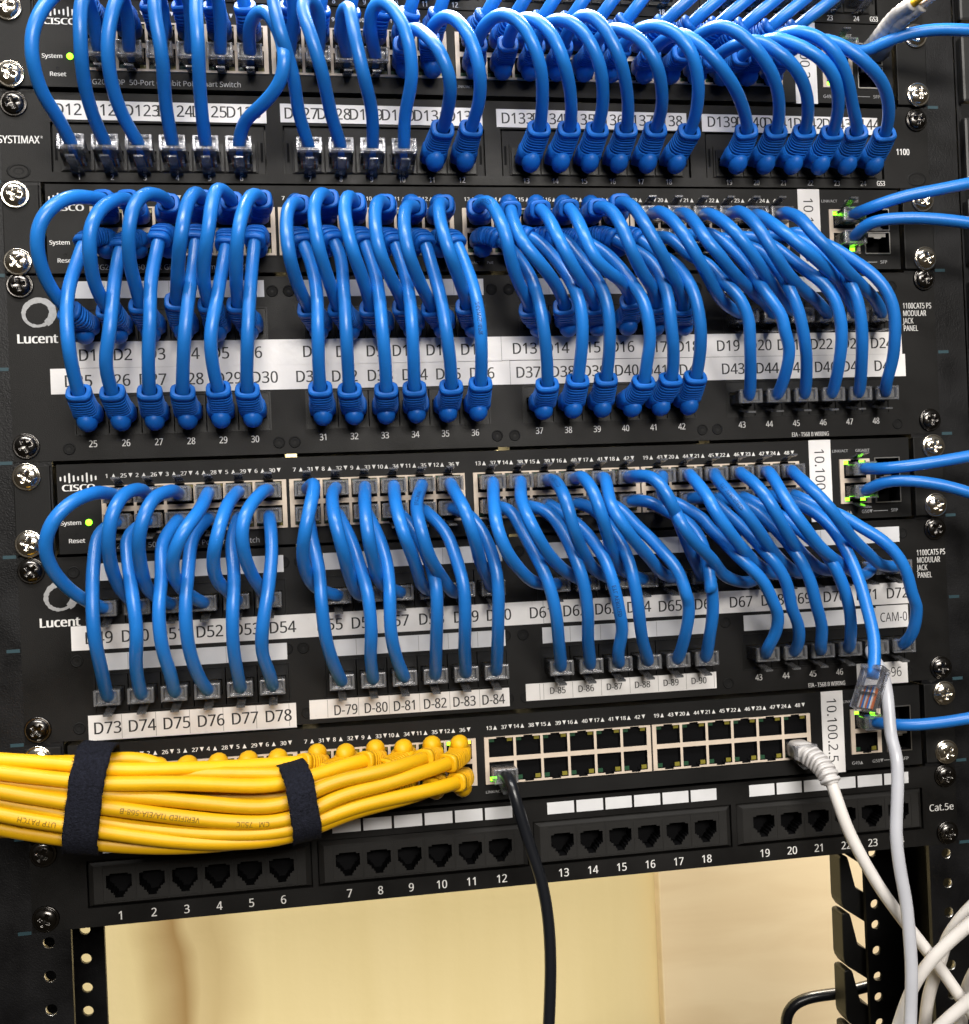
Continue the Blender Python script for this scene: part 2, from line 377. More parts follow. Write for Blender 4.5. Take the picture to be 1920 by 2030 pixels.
_cache = {}
def port_obj(up, parent, x, z, lit=''):
    key = (up, lit)
    mats = ['dark', 'dark', 'green_on' if 'g' in lit else 'ledg', 'amber_on' if 'a' in lit else ('green_on' if 'G' in lit else 'ledy'), 'gold']
    if key not in _cache:
        o = port_mesh(up).build('port', mats, parent); _cache[key] = o.data
    else: o = link('port', _cache[key], parent)
    o.location = (x*S, 0, z*S); return o
ORD = ['top', 'second', 'third', 'bottom']
SW = {}
def network_switch(key, base, label, lit, tagtext, bright):
    sw = thing("network_switch", label, "network switch", "stacked rack network switches", (0, 0, base)); SW[key] = sw
    mb = MB(); holes = [(c-43.6, c+43.6, 8.9, 32.9) for c in BLK]+[(177.6, 195.2, 8.9, 33.0), (197.6, 212.4, 8.8, 33.4)]
    mb.plate(-219.0, 218.2, 0.9, 43.4, holes, 2.2, -205, -13, 0, 1)
    mb.build('chassis', ['switch', 'dark'], sw)
    for sg in (-1, 1):
        eb = MB(); a, b = (221.2, PW) if sg > 0 else (-PW, -222.2)
        eb.box(a, b, 0, 1.9, 0.9, 43.4); eb.box(a if sg > 0 else b-2, a+2 if sg > 0 else b, -60, 0, 0.9, 43.4)
        e = eb.build('mounting_bracket', ['switch'], sw, bevel=0.5)
        for z in (6.35, 38.1): screw(sw, sg*232.5, z+0.05, 1.95)
    for bi, c in enumerate(BLK):
        pb = MB(); hs = []
        for i in range(6):
            x = c+(i-2.5)*PP
            hs += [(x-6.3, x+6.3, 22.6, 31.9), (x-2.3, x+2.3, 31.9, 32.6), (x-6.3, x+6.3, 10.2, 20.2), (x-2.3, x+2.3, 9.4, 10.2)]
        pb.plate(c-43.4, c+43.4, 9.1, 32.7, hs, 2.8, -9, 0.2, 0, 1)
        blk = pb.build('port_block', ['cream', 'dark'], sw)
        for i in range(6):
            for up in (True, False):
                k = bi*6+i+1+(0 if up else 24)
                port_obj(up, blk, c+(i-2.5)*PP, 27.25 if up else 15.2, lit.get(k, ''))
    # two uplink sockets and two transceiver cages at the right
    ub = MB(); hs = [(180.1, 192.7, 22.6, 31.9), (184.1, 188.7, 31.9, 32.6), (180.1, 192.7, 10.2, 20.2), (184.1, 188.7, 9.4, 10.2)]
    ub.plate(177.8, 195.0, 9.1, 32.8, hs, 2.8, -9, 0.2, 0, 1); u = ub.build('uplink_block', ['cream', 'dark'], sw)
    port_obj(True, u, 186.4, 27.25, lit.get('u1', '')); port_obj(False, u, 186.4, 15.2, lit.get('u2', ''))
    for z0 in (21.4, 8.9):
        cb = MB(); z1 = z0+11.8
        cb.plate(197.7, 212.3, z0, z1, [(198.2, 211.8, z0+0.55, z1-0.55)], 2.9, -9, -8, 0, 1)
        cb.box(201.5, 208.5, 0.3, 2.0, z0+0.7, z0+1.5, 0) if z0 > 15 else cb.box(200.0, 210.0, 0.3, 2.4, z1-2.6, z1-0.7, 0)
        cb.box(203, 207, 2.4, 2.9, z1-3.6 if z0 < 15 else z0+0.7, z1-2.4 if z0 < 15 else z0+2.2, 0)
        cb.build('transceiver_cage', ['metal', 'dark'], sw)
    # printing
    D = 2.26; tm = MB()
    for c in range(24):
        x = port_x(c+1); n1, n2 = str(c+1), str(c+25)
        txt(sw, 'port_numbers', 'print', n1, x-5.7, base+37.3, D, 1.9, 1.0, 0.025, arrow=(x-2.6, base+37.3, True, 2.1, D)); txt(sw, 'port_numbers', 'print', n2, x+2.0, base+37.3, D, 1.9, 1.0, 0.025, arrow=(x+5.2, base+37.3, False, 2.1, D))
    txt(sw, 'logo_text', 'print', 'CISCO', -209.2, base+32.2, D, 3.0, 1.25, 0.035)
    lb = MB(); hgt = [0.8, 1.5, 2.6, 1.5, 0.8, 1.5, 2.6, 1.5, 0.8]; off = [0, 0, .45, 0, 0, 0, .45, 0, 0]
    for i, h in enumerate(hgt):
        x = -217.3+i*2.0; z = 36.6+off[i]*0.6
        ring = [(x+0.42*math.cos(t), D, z+h*0.75*(1 if math.sin(t) > 0 else -1)+0.42*math.sin(t)) for t in [math.pi*2*q/12 for q in range(12)]]
        lb.add(ring, [tuple(range(12))])
    lb.build('logo_bars', ['print'], sw)
    txt(sw, 'panel_printing', 'print', 'System', -213.3, base+15.6, D, 2.0, 1.0, 0.02); txt(sw, 'panel_printing', 'print', 'Reset', -211.0, base+7.0, D, 2.0, 1.05, 0.02)
    txt(sw, 'panel_printing', 'print_grey' if not bright else 'print_grey', 'SG200-50P  50-Port Gigabit PoE Smart Switch', -197.5, base+3.7, D, 2.5, 0.97, 0.005, align='LEFT')
    txt(sw, 'panel_printing', 'print_grey', 'LINK/ACT', -15.6, base+5.2, D, 1.3, 1.05, 0.01); txt(sw, 'panel_printing', 'print_grey', 'PoE', -6.2, base+5.2, D, 1.3, 1.05, 0.01)
    txt(sw, 'panel_printing', 'print_grey', 'LINK/ACT', 178.5, base+37.3, D, 1.4, 1.05, 0.01); txt(sw, 'panel_printing', 'print_grey', 'GIGABIT', 191.4, base+37.3, D, 1.4, 1.05, 0.01)
    txt(sw, 'panel_printing', 'print_grey', 'G49', 180.0, base+4.4, D, 1.7, 1.0, 0.01); txt(sw, 'panel_printing', 'print_grey', 'G50', 191.7, base+4.6, D, 1.7, 1.0, 0.01); txt(sw, 'panel_printing', 'print_grey', 'SFP', 208.4, base+4.7, D, 1.7, 1.0, 0.01)
    gm = MB(); tri(gm, 183.2, 4.4, True, 1.8, D); tri(gm, 194.9, 4.6, False, 1.8, D); gm.quad((196.2, D, 4.5), (204.6, D, 4.5), (204.6, D, 4.8), (196.2, D, 4.8)); gm.build('uplink_arrows', ['print_grey'], sw)
    lm = MB(); lm.lathe(-205.2, 15.5, [(1.55, 2.0), (1.55, 2.6), (1.2, 3.1), (0.6, 3.3), (0.01, 3.35)], 16); lm.build('status_light', ['green_on'], sw)
    rm = MB(); rm.lathe(-211.0, 9.6, [(0.01, 1.9), (0.55, 2.0), (0.6, 2.35), (0.8, 2.3)], 12); rm.build('reset_button', ['rivet'], sw)
    # address sticker folded over the face at the right
    sx = tagtext[1]
    sb = MB(); sb.box(sx, sx+12.3, 2.2, 2.5, 0.2, 43.5); st = sb.build('address_sticker', ['label'], sw, bevel=0)
    txt(st, 'sticker_lettering', 'ink', tagtext[0], sx+5.8, base+tagtext[2], 2.56, 5.4, 0.95, 0.0, -math.pi/2, align='LEFT')
    return sw
ZA, ZS, ZB, ZL1, ZC, ZL2, ZD, ZE = 400.05, 355.6, 311.15, 222.25, 177.8, 88.9, 44.45, 0.0
network_switch('A', ZA, "topmost black network switch of the stack, grey fibre boots at its right end", {'u1': 'gG', 'u2': 'g', }, ('10.100.2.2', 162.2, 41.8), True)
network_switch('B', ZB, "black network switch above the upper two row patch panel, blue booted plugs all along", {43: 'a', 'u1': 'gG', 'u2': 'gG', 44: 'a'}, ('10.100.2.3', 160.6, 39.2), False)
network_switch('C', ZC, "black network switch above the lower two row patch panel, filled with clear plugs", {'u1': 'gG', 'u2': 'gG'}, ('10.100.2.4', 160.8, 39.2), False)
network_switch('D', ZD, "bottom black network switch with yellow cables in its left half and empty ports", {12: 'ga', 37: 'g', 'u1': 'gG'}, ('10.100.2.5', 161.6, 40.2), False)

# ------------------------------------------------------------------ patch panels
def strip(parent, part, x0, x1, z0, z1, base, m='label', d0=0.0, d1=0.28, cells=None, tilt=0, letters=()):
    mb = MB()
    mb.add([(x0, d0, z0), (x1, d0, z0+tilt), (x1, d0, z1+tilt), (x0, d0, z1), (x0, d1, z0), (x1, d1, z0+tilt), (x1, d1, z1+tilt), (x0, d1, z1)],
           [(0, 1, 2, 3), (4, 5, 6, 7), (0, 1, 5, 4), (1, 2, 6, 5), (2, 3, 7, 6), (3, 0, 4, 7)])
    if cells:
        for cx in cells: mb.quad((cx-0.12, d1+.03, z0+.3), (cx+0.12, d1+.03, z0+.3), (cx+0.12, d1+.03, z1-.3), (cx-.12, d1+.03, z1-.3), 1)
    o = mb.build(part, [m, 'line'], parent)
    return o
LAB = [('sys','D121',-205.6,391),('sys','D122',-189.8,391),('sys','D123',-173.5,391),('sys','D124',-157.9,391),('sys','D125',-141.7,391),('sys','D126',-125.4,391),('sys','D127',-97.6,391),('sys','D128',-81.5,391),('sys','D129',-65.6,391),('sys','D130',-49.7,391),('sys','D131',-33.6,391),('sys','D132',-16.8,391),('sys','D133',11.2,390.5),('sys','D134',27.3,390.5),('sys','D135',43.7,390.5),('sys','D136',59.3,390.5),('sys','D137',75.1,390.5),('sys','D138',91,390.5),('sys','D139',121.2,390.5),('sys','D140',137.3,390.5),('sys','D141',152.9,390.5),('sys','D142',169.5,390.5),('sys','D143',185.8,390.5),('sys','D144',202.2,390.5),('l1u','D1',-202.9,273.3),('l1u','D2',-187,273.3),('l1u','D3',-171.4,273.3),('l1u','D4',-155.6,273.3),('l1u','D5',-141.3,273.3),('l1u','D6',-125.6,273.3),('l1u','D7',-97.3,273.3),('l1u','D8',-81.1,273),('l1u','D9',-66.1,273),('l1u','D10',-51.1,273),('l1u','D11',-34.1,273),('l1u','D12',-16.5,273),('l1u','D13',10.1,273),('l1u','D14',26.8,273),('l1u','D15',43.6,273),('l1u','D16',61.6,273),('l1u','D17',79.4,272.6),('l1u','D18',96.8,272.6),('l1u','D19',119.2,272.6),('l1u','D20',137,272.6),('l1u','D21',152.9,272.6),('l1u','D22',171.5,272.6),('l1u','D23',189.3,272.6),('l1u','D24',206.2,272.6),('l1l','D25',-207.8,261),('l1l','D26',-190.3,261),('l1l','D27',-173.5,261),('l1l','D28',-156,261),('l1l','D29',-137.9,261),('l1l','D30',-120.5,261),('l1l','D31',-99.1,261),('l1l','D32',-81.6,260.8),('l1l','D33',-64,260.8),('l1l','D34',-46.7,260.8),('l1l','D35',-29.7,260.8),('l1l','D36',-12.5,260.8),('l1l','D37',11.4,260.8),('l1l','D38',29.5,260.8),('l1l','D39',46.3,260.8),('l1l','D40',63.4,260.8),('l1l','D41',79.4,260.4),('l1l','D42',98.2,260.4),('l1l','D43',121.4,260.4),('l1l','D44',140.4,260.4),('l1l','D45',156.4,260.4),('l1l','D46',173.5,260.4),('l1l','D47',189.2,260.4),('l1l','D48',207.7,260.4),('l2u','D49',-203.2,138.2),('l2u','D50',-186.5,138.2),('l2u','D51',-169.6,138.2),('l2u','D52',-151.7,138.2),('l2u','D53',-134,138.2),('l2u','D54',-116.9,138.2),('l2u','D55',-93.9,138.2),('l2u','D56',-77,138.2),('l2u','D57',-61.1,138.2),('l2u','D58',-43.4,138.2),('l2u','D59',-25.8,138.2),('l2u','D60',-9.1,138.2),('l2u','D61',13.1,138.2),('l2u','D62',30.6,138.2),('l2u','D63',47.4,138.2),('l2u','D64',64.5,138.2),('l2u','D65',81.4,137.8),('l2u','D66',101,137.8),('l2u','D67',120.2,137.8),('l2u','D68',137.8,137.8),('l2u','D69',153.2,137.8),('l2u','D70',172.8,137.8),('l2u','D71',191.6,137.8),('l2u','D72',209.1,137.8),('l2l','D73',-200.9,95),('l2l','D74',-185,95),('l2l','D75',-168.9,95),('l2l','D76',-152.8,95),('l2l','D77',-136.7,95),('l2l','D78',-120.6,95),('l2l','D-79',-87.8,95.7),('l2l','D-80',-72.9,95.7),('l2l','D-81',-58.4,95.7),('l2l','D-82',-43.3,95.7),('l2l','D-83',-28.5,95.7),('l2l','D-84',-13.7,95.7),('l2s','D-85',19.8,98),('l2s','D-86',34.7,98),('l2s','D-87',49.7,98),('l2s','D-88',64.7,98),('l2s','D-89',80.1,98),('l2s','D-90',95.3,98)]
def letters(parent, key, cap, xs, base, z=None, d=0.32, bold=0.013, xlim=None):
    for k, s, x, zz in LAB:
        if k == key and (xlim is None or xlim[0] <= x < xlim[1]): txt(parent, 'lettering', 'ink', s, x, zz if z is None else z, d, cap, xs, bold)
def jack_obj(parent, x, z, key='flat', hh=9.2):
    ck = ('jack', key)
    if ck not in _cache:
        mb = MB()
        if key == 'flat':
            mb.plate(-7.35, 7.35, -9.0, 9.0, [(-6.0, 6.0, -3.8, 3.6), (-3.1, 3.1, -5.2, -3.8), (-1.6, 1.6, -6.2, -5.2)], -0.4, -9.6, -9, 0, 1)
            for i in range(8): mb.box(-3.9+i*1.02, -3.5+i*1.02, -9, -3, 2.9, 3.4, 2)
        elif key == 'tee':
            mb.plate(-7.25, 7.25, -8.2, 8.4, [(-5.9, 5.9, -1.8, 4.2), (-5.0, 5.0, -2.6, -1.8), (-4.2, 4.2, 4.2, 4.9), (-3.9, 3.9, -4.2, -2.6), (-2.7, 2.7, -5.3, -4.2), (-2.0, 2.0, -6.6, -5.3)], 0.95, -9.4, -9, 0, 1)
            for i in range(8): mb.box(-3.9+i*1.02, -3.6+i*1.02, -9, -5, 3.2, 3.6, 1)
        o = mb.build('jack', ['module' if key == 'tee' else 'jack', 'dark', 'gold'], parent); _cache[ck] = o.data
    else: o = link('jack', _cache[ck], parent)
    p = parent; off = Vector((0, 0, 0))
    while p: off += p.location; p = p.parent
    o.location = Vector((x*S, 0, z*S))-off
    return o
PX = {}
def jx(panel, k):
    st, g = {'L1': (-202.2, 109.15), 'L2': (-198.3, 108.95), 'S': (-203.6, 109.15), 'E': (-198.4, 108.65)}[panel]
    k = (k-1) % 24; return st+g*(k//6)+15.2*(k % 6)
def ear_slots(mb, x, zs): pass
def two_row_panel(key, base, label):
    pn = thing("patch_bay", label, "patch panel", "rack patch panels", (0, 0, base))
    cs = [jx(key, 1+6*g)+38.0 for g in range(4)]
    mb = MB(); holes = [(c-45.9, c+45.9, z0, z1) for c in cs for z0, z1 in ((13.0, 31.4), (54.6, 73.0))]
    mb.plate(-PW, PW, 0.9, 88.3, holes, 0, -2.2, None, 0, 1)
    mb.build('faceplate', ['panel', 'dark'], pn)
    for c in cs:
        rb = MB(); rb.box(c-51.5, c+51.5, -48, -12, 0.2, 89.55); rb.build('rear_board', ['jack'], pn)
    for c in cs:
        for z in (22.2, 63.8):
            fb = MB(); fb.plate(c-46.2, c+46.2, z-9.5, z+9.5, [(c-45.5, c+45.5, z-9.0, z+9.0)], 0.25, -1.5, None, 0, 0)
            jb = fb.build('jack_block', ['jack'], pn)
            for i in range(6): jack_obj(jb, c+(i-2.5)*15.2, base+z, 'flat')
    for x in [-213.5, -114.9, -106.9, -5.9, 3.0, 103.2, 111.4, 213.5]:
        for z in (81.0, 38.5, 6.6):
            o = link('rivet', RIVET, pn); o.location = (x*S+random.uniform(-.3, .3)*S, -0.0001, z*S)
    for sg in (-1, 1):
        for z in ((84.6, 8.2) if key == 'L1' else (82.6, 7.3)): screw(pn, sg*232.5, z, 0, 'blackscrew')
    # round brush-stroke emblem and wordmark
    ox, oz = (-224.8, 71.4) if key == 'L1' else (-219.9, 69.7)
    rb = MB(); n = 60; vs = []
    for k in range(n+1):
        a = 2*math.pi*k/n-1.0; wv = 1.25+0.5*math.sin(a*0.5+2.0)+random.uniform(-.18, .18); rr = 6.6+0.25*math.sin(2*a)
        vs += [((rr+wv)*math.cos(a)+ox, 0.06, (rr+wv)*math.sin(a)*0.93+oz), ((rr-wv)*math.cos(a)+ox, 0.06, (rr-wv)*math.sin(a)*0.93+oz)]
    rb.add(vs, [(2*k, 2*k+1, 2*k+3, 2*k+2) for k in range(n)]); rb.build('ring_emblem', ['print_grey'], pn)
    txt(pn, 'maker_lettering', 'print', 'Lucent', ox-10.2, base+oz-12.1, 0.06, 4.3, 0.98, 0.035, align='LEFT')
    lx = 219.5 if key == 'L1' else 221.4
    for i, s in enumerate(('1100CAT5 PS', 'MODULAR', 'JACK', 'PANEL')):
        txt(pn, 'model_printing', 'print', s, lx, base+(70.3 if key == 'L1' else 69.9)-4.05*i, 0.06, 3.0, 0.66, 0.02, align='LEFT')
    txt(pn, 'model_printing', 'print', 'EIA - T568 B WIRING', (163.3 if key == 'L1' else 166.5), base+2.5, 0.06, 2.2, 0.72, 0.02)
    for k in range(25, 49):
        if key == 'L2' and k not in (43, 44, 45, 46): continue
        txt(pn, 'port_numbers', 'print', str(k), jx(key, k), base+8.6, 0.06, 3.2, 0.78, 0.015)
    return pn, cs
L1, cs1 = two_row_panel('L1', ZL1, "upper two row patch panel with long white label strips D1 to D48")
for g, c in enumerate(cs1):
    strip(L1, 'blank_label', c-45.5+(0.7 if g else 0), c+45.2, 78.2, 86.4, 0, 'field', cells=[c-15, c, c+15, c+30, c-30])
s1 = strip(L1, 'label_strip', -208.6, -2.0, 44.9, 57.4, ZL1, tilt=-0.5); s2 = strip(L1, 'label_strip', -1.8, 218.0, 44.9, 56.9, ZL1, tilt=-0.6)
letters(s1, 'l1u', 5.6, 0.91, ZL1, xlim=(-400, -5)); letters(s2, 'l1u', 5.6, 0.91, ZL1, xlim=(-5, 400))
s3 = strip(L1, 'label_strip', -220.4, 2.0, 32.6, 44.75, ZL1, tilt=-0.1); s4 = strip(L1, 'label_strip', 2.2, 219.6, 32.5, 44.5, ZL1, tilt=-0.25)
letters(s3, 'l1l', 5.6, 0.91, ZL1, xlim=(-400, 2)); letters(s4, 'l1l', 5.6, 0.91, ZL1, xlim=(2, 400))
L2, cs2 = two_row_panel('L2', ZL2, "lower two row patch panel with white label strips D49 to D96")
for g, c in enumerate(cs2):
    strip(L2, 'blank_label', c-44.5, c+45.2, 76.3, 84.6, 0, 'field', cells=[c-15, c, c+15, c+30, c-30])
    strip(L2, 'blank_label', c-44.5 if g < 3 else 121.4, c+45.2 if g < 3 else 206, 33.4, 41.5, 0, 'field', cells=[c-14, c+1, c+16, c+31, c-30])
s5 = strip(L2, 'label_strip', -215.8, 14.0, 43.6, 55.2, ZL2, tilt=-0.1); s6 = strip(L2, 'label_strip', 14.2, 219.8, 43.6, 55.1, ZL2, tilt=-0.6)
letters(s5, 'l2u', 5.6, 0.91, ZL2, xlim=(-400, 14)); letters(s6, 'l2u', 5.6, 0.91, ZL2, xlim=(14, 400))
s7 = strip(L2, 'label_strip', -209.6, -111.9, 0.3, 12.3, ZL2, cells=[-194.3+15.8*i for i in range(6)], tilt=-0.5); letters(s7, 'l2l', 5.6, 0.91, ZL2, xlim=(-400, -110))
s8 = strip(L2, 'label_strip', -105.4, -5.3, 3.2, 12.5, ZL2, cells=[-96.6+15.2*i for i in range(6)], tilt=-0.4); letters(s8, 'l2l', 4.9, 0.80, ZL2, xlim=(-110, 400))
s9 = strip(L2, 'label_strip', 3.3, 105.0, 4.7, 13.3, ZL2, cells=[10.5]+[12.5+15.2*i for i in range(7)], tilt=-0.2); letters(s9, 'l2s', 3.3, 0.85, ZL2)
s10 = strip(L2, 'label_strip', 183.8, 213.2, 0.4, 12.1, ZL2); txt(s10, 'lettering', 'ink', 'D-96', 203.5, ZL2+6.6, 0.32, 5.0, 0.82)
s11 = strip(L2, 'label_strip', 196.3, 214.8, 30.4, 42.4, ZL2, d1=0.45); txt(s11, 'lettering', 'ink', 'CAM-0', 206.3, ZL2+36.2, 0.5, 4.8, 0.78)

def one_row_panel(base, label, x1100=True, labels=True):
    pn = thing("patch_bay", label, "patch panel", "rack patch panels", (0, 0, base))
    cs = [jx('S', 1+6*g)+38.0 for g in range(4)]
    mb = MB(); holes = [(c-50.4, c+50.4, 5.4, 29.4) for c in cs]
    mb.plate(-PW, PW, 0.7, 43.6, holes, 0, -2, None, 0, 0); mb.build('faceplate', ['panel'], pn)
    rb = MB(); rb.box(-218, 218, -60, -4, 0.3, 45.0); rb.build('rear_board', ['jack'], pn)
    for c in cs:
        fb = MB(); ho = [(c+(i-2.5)*15.2-7.25, c+(i-2.5)*15.2+7.25, 6.0, 19.8) for i in range(6)]; fb.plate(c-49.6, c+49.6, 5.5, 28.8, ho, -0.9, -2.5, None, 0, 0); fb.plate(c-46.2, c+46.2, 5.7, 21.8, ho, 0.2, -0.85, None, 0, 0)
        for sg in (-1, 1): fb.box(c+sg*48.2-0.7, c+sg*48.2+0.7, -0.9, -0.6, 11.5, 21.0, 1)
        jb = fb.build('jack_block', ['module', 'dark'], pn, bevel=0.35)
        for i in range(6):
            o = jack_obj(jb, c+(i-2.5)*15.2, base+12.9, 'flat'); o.location.y -= 1.3*S; o.scale = (0.98, 1, 0.75)
    for k in range(1, 25): txt(pn, 'port_numbers', 'print', str(k), jx('S', k), base+3.1, 0.06, 2.7, 0.78, 0.03)
    txt(pn, 'port_numbers', 'print', 'GS3', 210.0, base+3.2, 0.06, 2.6, 0.72, 0.03)
    if x1100: txt(pn, 'panel_printing', 'print', '1100', 223.6, base+20.4, 0.06, 3.3, 0.75, 0.03); txt(pn, 'panel_printing', 'print', 'SYSTIMAX', -221.0, base+20.7, 0.06, 3.6, 0.80, 0.02, align='RIGHT'); txt(pn, 'panel_printing', 'print', 'R', -220.0, base+21.9, 0.06, 1.2, 0.9)
    for sg in (-1, 1):
        for z in (37.6, 5.6):
            if z > 20: screw(pn, sg*232.0, z, 0, 'blackscrew')
            else:
                o = link('mounting_slot', RIVET, pn); o.location = (sg*231.0*S, 0.0, z*S); o.scale = (1.9, 1, 1.3)
    if labels:
        for x0, x1, za in ((-214.6, -114.4, 30.6), (-107.7, -6.8, 30.9), (0.5, 101.6, 30.3), (110.0, 209.3, 29.7)):
            st = strip(pn, 'label_strip', x0, x1, za, za+9.2, base, d0=-0.0, d1=0.3, tilt=-0.4); letters(st, 'sys', 5.5, 0.91, base, xlim=(x0-3, x1+1), d=0.36)
    return pn
one_row_panel(ZS, "single row patch panel under the top switch with white label strips D121 to D144")
one_row_panel(444.5, "patch panel cut off by the top edge of the photo, only its printed numbers showing", x1100=False, labels=False)

# bottom panel
pe = thing("patch_bay", "empty 24 jack patch panel at the bottom of the rack above the open wall", "patch panel", "rack patch panels", (0, 0, ZE))
mb = MB(); ce = [jx('E', 1+6*g)+38.2 for g in range(4)]
mb.plate(-PW, PW, 0.6, 43.2, [(c-53.0, c+53.0, 9.6, 32.0) for c in ce], 0, -2.2, None, 0, 0); mb.build('faceplate', ['panel'], pe)
rb = MB(); rb.box(-218, 218, -40, -10, 3.0, 45.0); rb.build('rear_board', ['jack'], pe)
for g, c in enumerate(ce):
    fb = MB(); fb.add([(c-52.4, -1.2, 10.2), (c+52.4, -1.2, 10.2), (c+52.4, -1.2, 31.4), (c-52.4, -1.2, 31.4), (c-49.8, 1.1, 11.6), (c+49.8, 1.1, 11.6), (c+49.8, 1.1, 29.6), (c-49.8, 1.1, 29.6)],
                      [(0, 1, 5, 4), (1, 2, 6, 5), (2, 3, 7, 6), (3, 0, 4, 7)])
    fb.plate(c-49.8, c+49.8, 11.6, 29.6, [(c+(i-2.5)*15.3-7.3, c+(i-2.5)*15.3+7.3, 12.2, 29.0) for i in range(6)], 1.1, -1.1, -9.5, 0, 0, back=False)
    jb = fb.build('jack_block', ['module'], pe)
    for i in range(6): jack_obj(jb, c+(i-2.5)*15.3, 20.5, 'tee')
    for i in range(6):
        x = c+(i-2.5)*15.3
        strip(pe, 'label_field', x-7.0, x+7.0, 35.2, 41.2, 0, 'field', d1=0.12)
        k = g*6+i+1; txt(pe, 'port_numbers', 'print', str(k), x+0.2, 5.0, 0.06, 4.0, 0.9, 0.012)
txt(pe, 'panel_printing', 'print', 'Cat.5e', 229.6, 20.6, 0.06, 3.6, 0.98, 0.012)
for sg in (-1, 1):
    for z in (37.6, 6.8): screw(pe, sg*232.3, z, 0, 'blackscrew')

